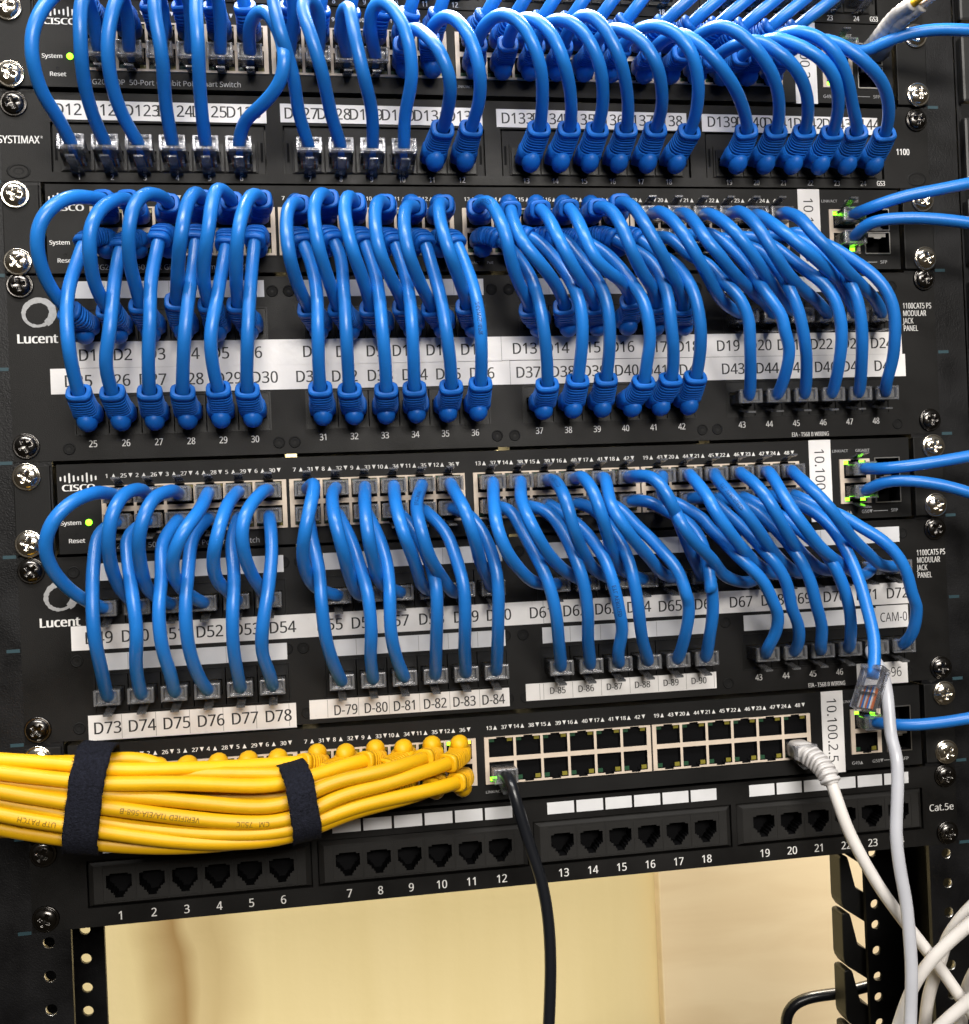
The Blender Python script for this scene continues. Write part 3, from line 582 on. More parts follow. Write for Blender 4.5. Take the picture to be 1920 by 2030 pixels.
# ------------------------------------------------------------------ cables
CAB = {
'a1':[(-191.3,17,419.5),(-190,26.8,424.9),(-191.1,36.3,430.1),(-198,43.4,428.7),(-205.2,49.7,418.5),(-210.5,52.5,405.5),(-211.8,50.2,394.2),(-210.3,41.2,383.1),(-206.2,28.8,376),(-201.4,17,371.4)],
'a2':[(-175.8,17,418.3),(-174.5,28.7,424.6),(-176.7,40,430.4),(-184.5,47.5,430.4),(-189.9,52.5,419.2),(-190.9,53.5,403.3),(-191.9,44.7,388.4),(-191.2,30.4,378.1),(-187.6,17,371.6)],
'a3':[(-159.8,17,418.8),(-159,24.5,423.7),(-159,34.4,430.5),(-165.5,42.6,434.3),(-173.3,47.8,426.7),(-177.8,50.8,414.2),(-180.5,49.2,400.1),(-180.6,40.6,387.2),(-177.8,27.6,376.9),(-172.5,17,371.8)],
'a4':[(-147.2,17,418.3),(-146.3,27.7,424.3),(-146.9,38.2,430.8),(-153,44.9,432.8),(-158.8,49.1,426.7),(-159.6,52,415.8),(-157.6,49.6,398.2),(-158.5,32.6,381.1),(-157.6,17,371.2)],
'a5':[(-133.3,17,418.7),(-133,28.7,424.3),(-134.1,41.5,431.2),(-139.1,46.5,431.8),(-141.7,51.3,421.5),(-141.6,53,401.1),(-142.7,37.1,383),(-142.6,17,371.4)],
'a6':[(-121.4,17,417.4),(-119.3,29.7,422.6),(-113.3,37.7,424.1),(-107.5,45.5,413.4),(-104.4,50.8,399.2),(-105.7,49.5,388.5),(-113.3,41.7,381),(-124.1,27.2,376.4),(-127.4,17,371.6)],
'a7':[(-99.3,17,418.8),(-99.2,30.2,426.4),(-100.1,40.2,433.1),(-103.9,44.4,435),(-108,47.8,429.1),(-107.9,51.1,419.6),(-105.6,52.4,407.9),(-100.9,45.2,391.9),(-98.7,29.8,379.2),(-95.8,17,371.2)],
'a8':[(-86.7,17,417.5),(-87.4,30.8,423.1),(-89,39.7,427.2),(-93,44.4,428.1),(-95.6,48.5,421.2),(-92.3,53.8,406.1),(-88.1,49.9,391.9),(-83.9,31.4,378.8),(-80.1,17,372.3)],
'a9':[(-75.7,17,416.1),(-77.1,27.2,420.1),(-76.9,38.8,425.6),(-74.5,41.5,426),(-73,49.1,411.2),(-69.3,47.8,391.7),(-64.8,31.9,379.9),(-64.7,17,372.5)],
'a10':[(-61.7,17,414.7),(-63.3,26.6,419.1),(-63.8,38.5,425.3),(-59.9,43.7,427.6),(-54,48.8,420.8),(-49.2,52.5,408),(-46.9,47,392.5),(-49.2,30.1,379.9),(-49.2,17,372.7)],
'a11':[(-48.1,24,413.8),(-47.9,36.9,415.8),(-44.5,44.4,415),(-40.3,52.6,408.2),(-35.2,60.4,396.9),(-30.9,57.5,386.2),(-30.1,43.2,379.6),(-30.8,24,375.2)],
'a12':[(-35.6,24,416.7),(-35.3,34.3,419.8),(-32.7,41,421.1),(-29.2,46.2,420.8),(-25.2,51.6,415.6),(-20.7,57.2,405.1),(-16.8,55.1,391.6),(-15.4,43.6,383),(-17,24,375.5)],
'a13':[(-12.7,24,414.8),(-12.5,31.8,417.4),(-10,41.2,420),(-4.7,49.4,420.6),(1.4,55.5,415.5),(6.8,59.4,405),(11.7,55.7,393.6),(15,42.4,384.1),(16.9,24,376)],
'a14':[(2.7,24,415.2),(2.3,33.7,417.9),(3.4,42.2,420),(7.8,49.6,419.3),(12.2,55.4,414.3),(16.7,60,406.6),(21.8,59.4,394.8),(28.4,44.1,383.7),(32.1,24,376.2)],
'a15':[(15.9,24,414.7),(16.2,33.9,418.2),(18.8,42.3,420.4),(24,49.1,419.2),(30,54.9,413.4),(35.5,58,404),(40.2,55.1,394.6),(44.9,40.9,383.6),(46.1,24,376)],
'a16':[(29.8,24,415.1),(30.4,36.7,419.1),(33.2,47,422.1),(37.7,52.4,419.8),(42.6,58,410.7),(48.8,58.2,397.7),(56.6,43,384.7),(61.1,24,376.2)],
'a17':[(45.6,24,415.5),(46.1,34.1,417.3),(49.9,45.7,417.3),(53.8,52.5,413.1),(59.8,59.6,404.8),(65.6,60.1,394.8),(72.9,45.8,384),(76.3,24,376.9)],
'a18':[(58.7,24,415),(60.2,31.6,417),(63.5,41.4,418.8),(68.3,48.4,418),(76.1,55.6,412),(83.6,57.9,402.1),(88.6,52.5,391.8),(92.4,40.1,383.1),(93.8,24,375.9)],
'a19':[(74.2,24,412.8),(74.8,30.9,414.3),(77.6,41.5,415.4),(81.9,49.4,414.1),(86.4,55.6,408.2),(93.3,59.5,399.1),(103.6,54.7,390.4),(115.3,40.8,383.3),(124.4,24,376.8)],
'a20':[(89.9,24,413.2),(91.3,33.4,415.4),(95.1,45.4,417.2),(100.1,53.1,416.8),(106.5,58.7,411.5),(114,61,403.2),(123.7,56.1,394.6),(133.1,43.5,386.1),(140.1,24,377)],
'a21':[(105.7,24,410.9),(107.9,32.6,411.8),(112.9,45.3,412.1),(118.7,52.8,410.7),(125.4,57.4,404.2),(133.2,57.4,398.5),(141.9,51.7,391.7),(150.1,39.7,384.4),(155.5,24,377.3)],
'a22':[(121.7,24,412.2),(121.9,30.5,413.9),(125,40.8,414.5),(129.4,49.3,413.4),(137.8,57.8,406.1),(147.7,59.2,399.8),(157.2,54.1,392.8),(165.4,41.1,384.1),(170.4,24,376.6)],
'a23':[(132.2,24,414.3),(132.5,32.2,416.2),(135.8,45.6,417.4),(141,53.8,414.8),(147.9,59.7,409),(155.2,60.7,401.1),(162.4,55.7,393.1),(172.8,41.4,384.2),(184.1,24,376.8)],
'a24':[(143.6,24,412.8),(145,31.4,414.2),(150.1,44.6,414.8),(156.2,52.5,411.5),(163.5,57.3,405.3),(172.3,57.4,398.7),(183.7,51.4,391.9),(193.7,39,383.7),(199.4,24,376.1)],
'b1':[(-187.9,22,340.7),(-192.6,39.7,337.2),(-198.3,48.9,334.7),(-206,55.1,327.9),(-210.9,55.7,319.3),(-212.4,52.1,310.4),(-211.6,44.5,301.4),(-208.8,35,294),(-204.9,25.6,288.2),(-202.6,22,286.8)],
'b2':[(-176.9,22,340.8),(-180.5,39.5,336.4),(-185.6,50.7,329.2),(-189.5,55.9,319.3),(-190.7,53.4,309.2),(-191.2,43.1,299.2),(-189.2,30.2,291.5),(-186.9,22,287.4)],
'b3':[(-159.5,22,338.4),(-162,39.6,338.1),(-166.3,47.8,336.8),(-170.9,53.8,330.7),(-173.7,55.5,318.7),(-175,48.1,307.4),(-174.4,34.3,297),(-173.4,22,288.9)],
'b4':[(-144.2,22,340.1),(-146.4,40.6,339.5),(-148.9,48.7,333.1),(-151.9,55.6,316.3),(-155.6,40.8,301.9),(-158.2,22,291.2)],
'b5':[(-131.2,22,339.3),(-133.2,39.5,339.9),(-136.2,46,339.9),(-138.3,53.1,331.1),(-140.6,55.1,316.5),(-144,44.5,304.1),(-144.2,32.2,295.6),(-142.2,22,289.4)],
'b6':[(-117.3,22,340.2),(-120.6,39.2,339.3),(-123.6,47,333.7),(-127.2,56,318.6),(-129.4,47.7,304.9),(-130.3,28.6,292.9),(-129.6,22,289.2)],
'b7':[(-99.2,22,338.6),(-103.3,36.8,336),(-106.2,48.2,327.1),(-106,55.4,309.3),(-102.4,41.4,296.6),(-97.9,27,289.6),(-96.3,22,287.2)],
'b8':[(-85.8,22,340.4),(-90.2,39.2,339.9),(-93.9,49.4,330.8),(-93.1,55.3,312.5),(-88.7,43.1,299.3),(-84.7,29,290.7),(-81.7,22,287)],
'b9':[(-73.2,22,338.7),(-78.1,40.1,338.4),(-80.5,50.8,328),(-78.2,54.9,311),(-73.3,43.7,299.9),(-69.7,30.6,291.9),(-67.7,22,286.9)],
'b10':[(-58.7,22,338.8),(-64.1,37.6,336.8),(-67.1,51.7,323.8),(-65.6,54.8,308.6),(-59.5,42.9,298.4),(-54.6,31.3,292.5),(-51.9,22,287.5)],
'b11':[(-44.2,22,338),(-51,38.4,334.1),(-54,52.3,321.2),(-52.8,55.3,308.4),(-47.3,44.1,298),(-42.1,32.3,292.2),(-37.7,22,287.4)],
'b12':[(-30.4,22,338.9),(-35,34.5,337),(-37.1,50.8,323.3),(-34.2,55.1,308.4),(-28.1,43,298.1),(-22.9,27.9,290.3),(-21.7,22,287.2)],
'b13':[(-15.7,22,337.3),(-13.4,40.1,336.3),(-11,48.9,329.6),(-7.9,56,315.4),(-5,51.3,305.2),(1.1,39.6,296.2),(7.4,28.4,289.9),(9.9,22,285.9)],
'b14':[(1.5,22,338.2),(-1.2,40.7,327),(0.5,55,312.4),(8.8,52.9,303.1),(17.9,41.6,296.5),(25.2,27.9,289.8),(26.5,22,286.6)],
'b15':[(15.3,22,338.3),(15.5,42.7,327.3),(17.8,55.7,312.2),(23.2,52.9,303.1),(31.6,42.2,296.2),(40,29.3,290.3),(43.1,22,286.4)],
'b16':[(29.7,22,339),(29,44.2,326.3),(29.5,53.8,316.3),(33.3,55.3,306),(41.7,49,300.8),(51.2,39.7,297.7),(58.2,29,292.6),(61.1,22,288.7)],
'b17':[(44.1,22,338.2),(44.5,35.1,335.3),(46.1,44.3,330.6),(47.9,54.2,319.9),(51,55.4,310.1),(58.1,48,301.4),(66.3,38.1,295.8),(71.1,29.7,291.1),(73.9,22,286.4)],
'b18':[(55.6,22,340.5),(56,35.4,337.4),(57.7,47.5,329.3),(60,55.2,318.8),(65.4,54.7,309.4),(72.3,47.5,301.4),(80.5,37.1,294.7),(86,27.2,288.3),(87.7,22,284.9)],
'b19':[(75.2,15,337.6),(75.6,30.2,334.3),(77.6,41.8,326.3),(81,48.5,316.4),(87.3,46.9,306.6),(95.3,39.2,298.9),(102.4,30.8,293.3),(111.7,21.6,289),(119.6,15,287.4)],
'b20':[(90.2,15,337.7),(89.5,27,334.3),(89.5,40.9,324.8),(91.6,48.4,314.7),(96.2,48.6,309.7),(105,42.6,302.6),(116.4,32.4,297.8),(128.9,20.4,293.5),(134.8,15,291.7)],
'b21':[(102.3,15,337.4),(101.7,31.1,332.6),(103.6,43,325),(107.6,48.7,317.1),(115.6,46.2,308.1),(127.5,35,299.9),(140.6,20.9,292.8),(146.2,15,289.9)],
'b22':[(116.5,15,337.7),(116.2,31.3,334.3),(117.7,41.8,327),(120.2,48.1,317.8),(125.5,48.1,308.7),(135,41.4,300.6),(146.7,32.1,295.4),(159.2,21.9,291.2),(168.7,15,289.7)],
'b23':[(131.4,15,337.2),(129.6,33.2,329.4),(132.4,46.4,319.3),(140.1,48.7,311.7),(152,42.6,305.6),(162.6,34,301),(173.8,23.4,295.9),(181.7,15,291.3)],
'b24':[(142.9,15,337.3),(141.8,30,334.2),(143.4,39.9,328.7),(145.7,47.3,319.6),(152.7,48.7,311.7),(164.1,42.7,303.4),(178.1,32.5,297.3),(191.8,21.4,291.6),(199.5,15,288.2)],
'b25':[(-197.1,23,323.2),(-200.3,28.3,312.2),(-203.1,36.1,298.4),(-203.6,41.3,286.4),(-203.4,41.5,271.4),(-203.1,32.7,258.5),(-202.8,24,250.7)],
'b26':[(-181.5,23,320.8),(-183.4,28.3,309.7),(-184.2,35.7,296.8),(-185.3,42.5,278.9),(-188.5,38.1,263.8),(-188.5,29.2,254.6),(-188,24,250.4)],
'b27':[(-163.8,23,326.5),(-166,27.8,315.4),(-167.9,36.2,299.8),(-168.1,42.3,282.6),(-170.3,37.1,263.6),(-171.9,24,250)],
'b28':[(-147.9,23,326.1),(-149.4,31,308.9),(-151.5,39.9,290.8),(-153.5,42.2,274.5),(-155.7,34.3,259.7),(-157.2,24,249.6)],
'b29':[(-134.3,23,323.2),(-136.7,31.3,306.4),(-139.1,39.5,290.8),(-142.2,42.3,274.3),(-142.2,35,261),(-140.7,24,250.9)],
'b30':[(-121.1,23,325.7),(-123,30.9,308.8),(-124.5,40,290.6),(-125.9,42.2,274.1),(-127.3,33.8,259.2),(-127.8,24,249.8)],
'b31':[(-101.4,23,324.9),(-97.6,27.4,315.4),(-94.3,37.1,297.4),(-94.4,42.6,277.6),(-94.6,36.3,262.3),(-94.1,24,249.8)],
'b32':[(-87.2,23,325.7),(-82.7,28,315.2),(-81.8,38.5,294.6),(-81.6,42.1,273.4),(-81.1,33.7,258.3),(-80.3,24,248.6)],
'b33':[(-72.1,23,324.9),(-68,29.4,311.5),(-65.8,37.8,295.4),(-65.2,42.6,277.2),(-63.9,36.7,261.7),(-63.1,24,248.2)],
'b34':[(-57.7,23,324),(-53.7,29.5,310.5),(-51.8,37.7,295.3),(-51.3,42.6,277),(-50.6,36.4,261.5),(-49.5,24,248.8)],
'b35':[(-42.4,23,323.2),(-39.5,30,308.7),(-37.1,39.1,291.6),(-35.6,42.5,276),(-33.3,36,261.2),(-31.8,24,249.2)],
'b36':[(-27.7,23,323.2),(-23.8,28.9,311.4),(-20.8,38,295),(-19.5,42.5,280.8),(-18.8,39.8,267.9),(-17.9,31.3,257.3),(-17.5,24,250.6)],
'b37':[(-10.2,23,324.9),(-4.7,25.5,321.7),(1.7,31.2,312.5),(6.9,37.6,300.8),(9,41.5,289.8),(10.9,42.1,276.3),(13.7,34.3,260.6),(15.5,24,249)],
'b38':[(4.8,23,325.8),(11.9,26.2,322.3),(20.3,33.9,310.1),(26.1,40.1,297.6),(29.3,42.6,285.2),(30.2,40,272.1),(30.5,31.8,259.8),(30.7,24,251.3)],
'b39':[(16.3,23,324.9),(26.3,27.6,321.8),(30.6,32,314.2),(36.2,37.8,303.8),(40.5,41.4,294.5),(42.4,42.6,285.7),(43.4,41.5,277.5),(44.1,38,269.1),(44.5,34.7,264.2),(45.2,24,251.8)],
'b40':[(33.3,23,323.9),(39.2,25.6,320.1),(45.8,30.1,314.6),(50.5,34.5,307.5),(55.7,39.5,297.8),(60.2,42.2,288.6),(62.4,42.3,279.2),(64,38.8,268.7),(63.7,34.1,261.4),(64.2,24,249.6)],
'b41':[(47.4,23,325.6),(50.6,24.2,323.5),(55.1,26.8,320.2),(60.2,30.4,315.8),(64.5,33.5,312),(68.1,36.7,306.9),(71.1,40.1,298.8),(72.7,42.3,289.8),(73.6,42,279.1),(75.8,38.1,268.6),(76,37.5,267.6),(78.1,30.1,257.3),(78.1,24,250.7)],
'b42':[(60.6,23,325.6),(64.2,24.4,323.5),(67.1,26.4,320.3),(71.2,29.8,315.1),(76.1,33.5,310.7),(79.9,36.5,306.5),(83.7,40.1,298.7),(86.5,42.3,289.6),(88.4,41.9,279),(89.1,40.9,275.4),(90.2,37,267.4),(91.3,27.8,255.6),(91.1,24,251.7)],
'b43':[(76.3,16,328.4),(79.7,17,328.1),(83.1,18.9,324.9),(86.9,22,319.2),(91.3,25.8,313.4),(98.3,30.2,308.8),(102.6,34,300.8),(109.2,36.8,293.1),(113.2,37.4,286.4),(116.2,36.1,277.3),(116.3,35.7,276),(118.7,29.7,263.7),(122.2,15,245.8)],
'b44':[(100.3,16,327.9),(104.5,17.3,328.1),(109.1,20.2,323.4),(114.9,25.3,315.4),(119.4,30.3,306.5),(123.5,34.6,296.7),(128.4,37,287.9),(133.7,37.1,279.1),(133.5,36.7,276.4),(138.1,32.9,266.4),(139.2,26.5,256.6),(138.1,15,244.5)],
'b45':[(103.9,16,329.5),(109,17.8,326.8),(114.7,20.9,323.2),(121.1,24.9,318.8),(127.4,28.8,315.1),(131.5,32.2,308.7),(135.3,35.6,299.7),(139.3,37.3,290),(142.6,36.8,280.7),(144.4,35.2,274.8),(148.6,29.4,263.2),(154.2,15,245.1)],
'b46':[(123.5,16,329),(128.9,18.2,325),(134,21.1,321.4),(138,23.9,317.9),(142.1,27.3,312.6),(148.8,32.3,304.7),(155.7,35.7,297.9),(160.4,37.3,290.3),(163.7,36.9,280.5),(165.7,34.1,271.1),(167.9,24.8,256.3),(168.5,15,245.2)],
'b47':[(136.6,16,327.9),(144.2,18.8,326),(151.3,22.7,322.7),(156.8,26.8,317.2),(160.9,30.1,311.9),(165.1,33.1,306.7),(168.8,35.6,300),(172.3,37.3,291.3),(175.1,36.5,279.3),(176.8,33.8,271),(180.7,24.5,256.1),(183.3,15,244.9)],
'b48':[(145.7,16,329.6),(152.5,18.1,328.5),(157,20.8,323.8),(162.6,23.9,320.7),(168.4,27.5,316.4),(174.9,31.7,309.8),(182.7,35.5,302.2),(189,37.3,293.4),(192.9,36.9,283.4),(194.7,34,272.5),(196.8,26.7,259.1),(197.3,19,249.2),(197.3,15,244.6)],
'c1':[(-189.8,14,206.6),(-195.5,35.2,206.2),(-203.8,47,201.9),(-210.8,50,194.5),(-215.2,47.1,184.6),(-215.1,41,175.2),(-211,30.4,165),(-205,19.3,157.5),(-201.4,14,155.3)],
'c2':[(-174.6,14,206.4),(-177.6,31.5,207.2),(-182.7,43.6,204.3),(-186.5,49.8,195.8),(-189,46.7,184.2),(-189.9,35.7,172.1),(-188.5,22.9,161.8),(-185.4,14,156.1)],
'c3':[(-160.1,14,205),(-163.6,31.5,205.9),(-169.8,44.6,202.2),(-174,50,192.1),(-176.3,46.8,182.9),(-177,35.1,169.9),(-175.9,23.6,160.3),(-171.8,14,154.5)],
'c4':[(-147.8,14,205.4),(-150.6,40.1,196),(-156.9,49.8,186.7),(-160.8,48.3,179.1),(-163,42.2,171.1),(-161.9,33.6,163.4),(-157.1,22.3,156.8),(-152.3,14,153.9)],
'c5':[(-135.5,14,206.6),(-138.8,42.2,196.2),(-142.5,49.9,183.7),(-145.2,42.1,171.8),(-144,31.8,163.2),(-138.8,19.4,156.4),(-135.9,14,154.2)],
'c6':[(-118.1,14,204.3),(-122.5,30.4,203.9),(-127.7,44.6,197.4),(-131.2,49.9,189.5),(-131.5,45.7,177.6),(-128.7,33.1,165.8),(-124.7,21.3,157.5),(-121,14,153.4)],
'c7':[(-104.7,14,204.6),(-98.9,33.2,206.3),(-100.9,46.2,197.1),(-103.7,49.7,186),(-105.4,42.8,174.7),(-103.8,31.6,164.4),(-99.9,22.2,157.9),(-95,14,153.8)],
'c8':[(-86.9,14,205.2),(-90.9,32.7,200.2),(-90.2,48.8,187.8),(-87.4,47.3,175.6),(-84.3,34.3,162.8),(-80,21.4,153.4),(-74.5,14,151.8)],
'c9':[(-73.6,14,206),(-76.3,41.3,195.4),(-76.1,50,183.2),(-73.8,42.9,170.8),(-70,28.6,159.3),(-63.6,18,154.1),(-60.7,14,152.8)],
'c10':[(-61.2,14,204.7),(-62,40.9,194.8),(-60,50,182.5),(-54.8,40.6,169.8),(-49.3,21.7,156.1),(-46,14,151.2)],
'c11':[(-48.2,14,203.3),(-52.3,38.4,194.4),(-51.8,49.5,183.7),(-48.7,46.6,172.2),(-42,34.3,161.5),(-33.6,19.1,151.7),(-29.4,14,150.3)],
'c12':[(-35.1,14,203.7),(-33.3,32.3,200.5),(-30.9,48.3,191),(-27,46.6,178.5),(-21.7,30.6,165.4),(-17.3,14,154)],
'c13':[(-12.5,14,203.8),(-15.6,37.6,194.7),(-16.5,49.3,183),(-12.5,47.6,172.1),(-5.2,38.6,163.2),(4.8,25.9,155.3),(16.2,14,152.3)],
'c14':[(0.4,14,203.7),(-2.5,39.9,194.1),(-0.7,49.7,184),(5.7,45.5,172.9),(14.9,33.5,163.7),(24.6,21.4,157.5),(30.9,14,154.2)],
'c15':[(13,14,204.1),(15.9,36.4,202.4),(17,48.2,193.2),(19.9,48.1,180.6),(26.2,38.5,170.1),(35.7,24.2,159.7),(43.7,14,153.5)],
'c16':[(26.7,14,203.9),(28.8,36.1,204.7),(30.3,45.9,198.8),(32.3,50,189.5),(36.2,45.1,179.7),(41.9,34.1,169.5),(49.1,21.8,160.5),(55.9,14,156.3)],
'c17':[(40.9,14,203.4),(41.5,29.7,203.4),(39.2,41.6,196.5),(39.1,48.5,189.2),(43.2,49.7,181.5),(50.5,44.4,173.6),(60.7,33.5,164.8),(70.6,21.4,156.4),(77.6,14,152.1)],
'c18':[(54.7,14,203.4),(56.2,34.8,204.7),(60.5,44.7,203.7),(64.3,49.6,197.4),(68.1,49.1,189.7),(73.2,43.5,181.1),(79.6,34.4,172.1),(87,23.2,162.7),(92.3,14,154.9)],
'c19':[(70,14,203.2),(68.5,33.3,196.9),(69.8,45.3,188.9),(72.2,49.9,180.3),(77.1,48.9,173.3),(83.6,45.1,167.9),(91,39.2,162.2),(98.2,31.6,155.2),(109,22.8,150.6),(120.8,14,149)],
'c20':[(85.5,14,203.6),(85.5,29.6,203.4),(85.7,40.7,197.8),(87.8,48.4,190.2),(87.5,48.9,189.2),(93.6,48.9,179.4),(104.2,40.9,169.1),(115.6,30.4,160.7),(128.4,19.1,153.7),(135.1,14,151.9)],
'c21':[(98.4,14,203.9),(97.9,29.9,202.6),(98.2,43.6,195.2),(102.5,49.8,186.9),(110.3,47.4,177.5),(119.5,39.3,168.4),(129.8,29.5,160.6),(142.2,18.5,153.6),(148.1,14,151.9)],
'c22':[(112.4,14,204),(111.6,29.7,203.9),(113.1,43.1,198.1),(117,49.9,188.6),(123.8,47.1,178.1),(133.4,38.6,168.3),(145.9,27.4,159.8),(156.5,18.4,154.1),(162.6,14,152.7)],
'c23':[(126.6,14,204.7),(126.4,30.3,203.4),(125.6,42.2,195.4),(128,49.3,185.3),(134.2,49.3,176.5),(143.8,44,166.8),(155.5,36.2,159.6),(167,28.2,154),(178.8,20.3,149.7),(188.9,14,150.4)],
'c24':[(140.8,14,204.2),(139.6,28.8,203.6),(140.2,42.7,196.5),(145,49.6,188.1),(152.5,48.6,179.2),(161.4,42.7,170.6),(175.5,32.3,161.5),(188.4,22.4,154.5),(201,14,150.8)],
'c25':[(-194.8,15,196.4),(-197.6,19,188.2),(-199,26.6,176.3),(-198.8,34.9,160.6),(-198.5,36.2,143.3),(-197.8,27.1,126.2),(-196.5,15,112.1)],
'c26':[(-181.3,15,195.8),(-184.9,20.2,186.1),(-184.2,26.8,175.6),(-181.6,35.2,159.7),(-180.2,36.3,143.8),(-182.5,27.5,126.9),(-184.2,15,112.1)],
'c27':[(-162,15,195.8),(-167.4,17.5,193.6),(-169,24.1,182.1),(-168.9,32.7,167),(-170.2,37,151.3),(-170,33.7,136.5),(-167.9,23.6,121.4),(-165.3,15,111.7)],
'c28':[(-150.5,15,197.1),(-155.3,21.5,184.8),(-157.3,31.2,168.7),(-158.6,37,150.6),(-158.3,33.6,135.8),(-156,23.8,121.4),(-152.3,15,112)],
'c29':[(-135.8,15,195.6),(-138,22.4,181.5),(-136.8,32.2,165.3),(-137.9,37,149.5),(-138.5,32.3,132.8),(-137.6,22.4,119.2),(-135.9,15,110.9)],
'c30':[(-122.6,15,195.9),(-119.9,19.4,186.5),(-119.7,26.5,174.9),(-121.7,34.9,159),(-124.7,36.5,143),(-125.8,31.1,130.3),(-123,21.9,118.2),(-120.2,15,110.7)],
'c31':[(-107.9,15,197),(-106.1,18,190.1),(-100.7,24.3,180.7),(-98.4,32.1,167.5),(-97.8,37,151.3),(-96.4,32.9,134.5),(-93.5,24.8,122.5),(-89.9,15,111.3)],
'c32':[(-87.3,15,196.2),(-82.4,24.5,179),(-79.1,32.1,166.5),(-76.5,36.6,154.3),(-75.4,34.2,137.5),(-75.9,25.8,124.1),(-75.9,15,111.2)],
'c33':[(-75.4,15,194.4),(-69.6,22.7,181),(-66.5,31.3,167.6),(-66.3,36.6,153.7),(-66.4,34.1,137),(-63.7,25.2,123.3),(-59.5,15,111.8)],
'c34':[(-63.4,15,194.4),(-56.2,19.2,188.9),(-50.5,26.5,178.5),(-46.6,33.1,167.5),(-44.5,36.7,156.7),(-44.5,35.8,144.2),(-44.5,25.8,126.4),(-44.2,15,113.4)],
'c35':[(-46.9,15,195),(-41.3,17.8,191.7),(-37.3,24.5,181.3),(-33.8,32.3,168.5),(-31.5,36.7,156),(-31.1,34.2,139.1),(-30.8,25.8,125.5),(-30.3,15,112.5)],
'c36':[(-37.4,15,194.2),(-32.3,16.9,194.8),(-25.4,21.6,189.3),(-19.8,27.8,180.5),(-16.2,34.3,167.8),(-15.1,37,155.2),(-15.1,33,138.1),(-14.6,24.5,124.4),(-14.4,15,112.4)],
'c37':[(-13.6,15,194.1),(-4.7,19.2,191.1),(-0.3,26,180.5),(4,32.7,169.3),(8.7,36.7,157.3),(12.8,34.5,140.9),(15.3,26.8,127.1),(17,15,112.1)],
'c38':[(-1.1,15,194.5),(6.4,18,194.2),(13.2,22.7,189.5),(18.5,28.7,180.6),(22.7,34.7,168.5),(26,37,156.5),(28.9,33.1,139.9),(30.5,24.7,126),(32,15,113.4)],
'c39':[(12.4,15,194),(19.6,18.2,191),(30.7,27.7,179),(34.3,31.8,172.4),(38,35,165.5),(39.8,36.7,158.2),(42.1,36.7,149.5),(44.1,34.4,140.7),(47,28.8,129.8),(46.7,20.5,118.4),(45.2,15,112.1)],
'c40':[(27.9,15,195.4),(33.7,17.3,194.3),(37.6,20.5,189.6),(42.2,25.7,182.4),(45.9,30.5,174.9),(48.3,33.5,169.2),(49.7,35.4,164.1),(51.1,36.9,155.5),(52.7,36.3,146.8),(54,34,139.6),(57.9,25.3,124.4),(61.9,15,111.1)],
'c41':[(44.8,15,194.8),(48.1,16.2,192.8),(51.1,18,190),(53.9,20.3,186.3),(57.9,24.3,180.4),(63.4,29.1,173.7),(68.5,33.3,166.5),(73.5,36.1,159),(76.4,37,150.7),(78.1,36.2,143.3),(78.5,35.5,145.9),(80,33,138.7),(80.2,25.6,125.8),(77.8,15,112.3)],
'c42':[(53.1,15,193.8),(59.9,16.9,194.6),(66,19.4,192.5),(73.6,23.5,187.3),(79.3,26.5,183.9),(84.1,29.3,179.7),(87.7,32.4,172.6),(89.1,34.9,164.3),(89.8,36.7,154.4),(90.2,36.9,144.8),(90.6,35.6,154),(93.3,30.5,138.7),(93.8,22.7,123.8),(91,15,112.4)],
'c43':[(70.2,15,193.8),(75.3,16.5,193.5),(82,19.8,190.5),(86.3,22.7,186.8),(92.8,27.2,181.1),(92.6,28,179.4),(98.6,32.4,172.1),(104.4,35.5,164.3),(111.4,37,157.1),(118.1,36.4,149.7),(123.3,33.5,139.9),(126.9,30.9,134.2),(128.1,25.1,123.8),(125.8,18.6,115.2),(123.4,15,111.7)],
'c44':[(84.7,15,193.2),(88.2,16,194.4),(98.5,20.9,192.8),(102.3,24.7,186.7),(107.8,29,180.5),(113.2,33.1,173.2),(119,36,165.4),(125,37,157.6),(130.1,35.8,148.5),(134.2,31,135.6),(138.8,27.1,128.8),(142.3,20.9,118.9),(140.8,15,111.6)],
'c45':[(102.1,15,194.7),(109.8,17.8,193.7),(117,22.7,187.9),(122.4,27.1,182.3),(128.1,31.8,174.9),(133.6,35.4,166.5),(138.1,36.9,158.1),(142.3,36.3,149.1),(145.9,33.2,138.6),(152.8,25.4,124.2),(154.4,19.5,115.3),(153.4,15,109.9)],
'c46':[(114.8,15,194.8),(120.8,17.2,193.3),(125.8,21.2,187),(131.1,24.7,183.7),(136.1,28.5,179.3),(141.5,32.5,173.2),(148.4,35.9,165.8),(154.3,37,157.3),(159.7,35.4,146.9),(166,29.5,133),(170.8,20.1,118.1),(170.2,15,111.6)],
'c47':[(128.9,15,194.2),(135.3,20.4,192),(142.9,24.5,188),(149.2,28.1,184.1),(155.5,31.5,177.3),(160.4,34.7,168.2),(164,37.8,158),(166.4,40.8,146.9),(168,43.7,134),(169.2,46.5,121.8),(167.6,49.3,111.8),(164.7,52,101.9)],
'c48':[(142.4,15,194.3),(148.6,17,192.8),(153.3,20.1,187.7),(158.7,23.3,184.4),(164.5,26.8,181.7),(172,31.5,175.4),(180.6,35.3,169.1),(188.3,36.9,161),(194,36.3,151.2),(198.8,32.6,138.7),(202,30.6,134.5),(204.5,21.8,119),(202.1,15,110.6)],
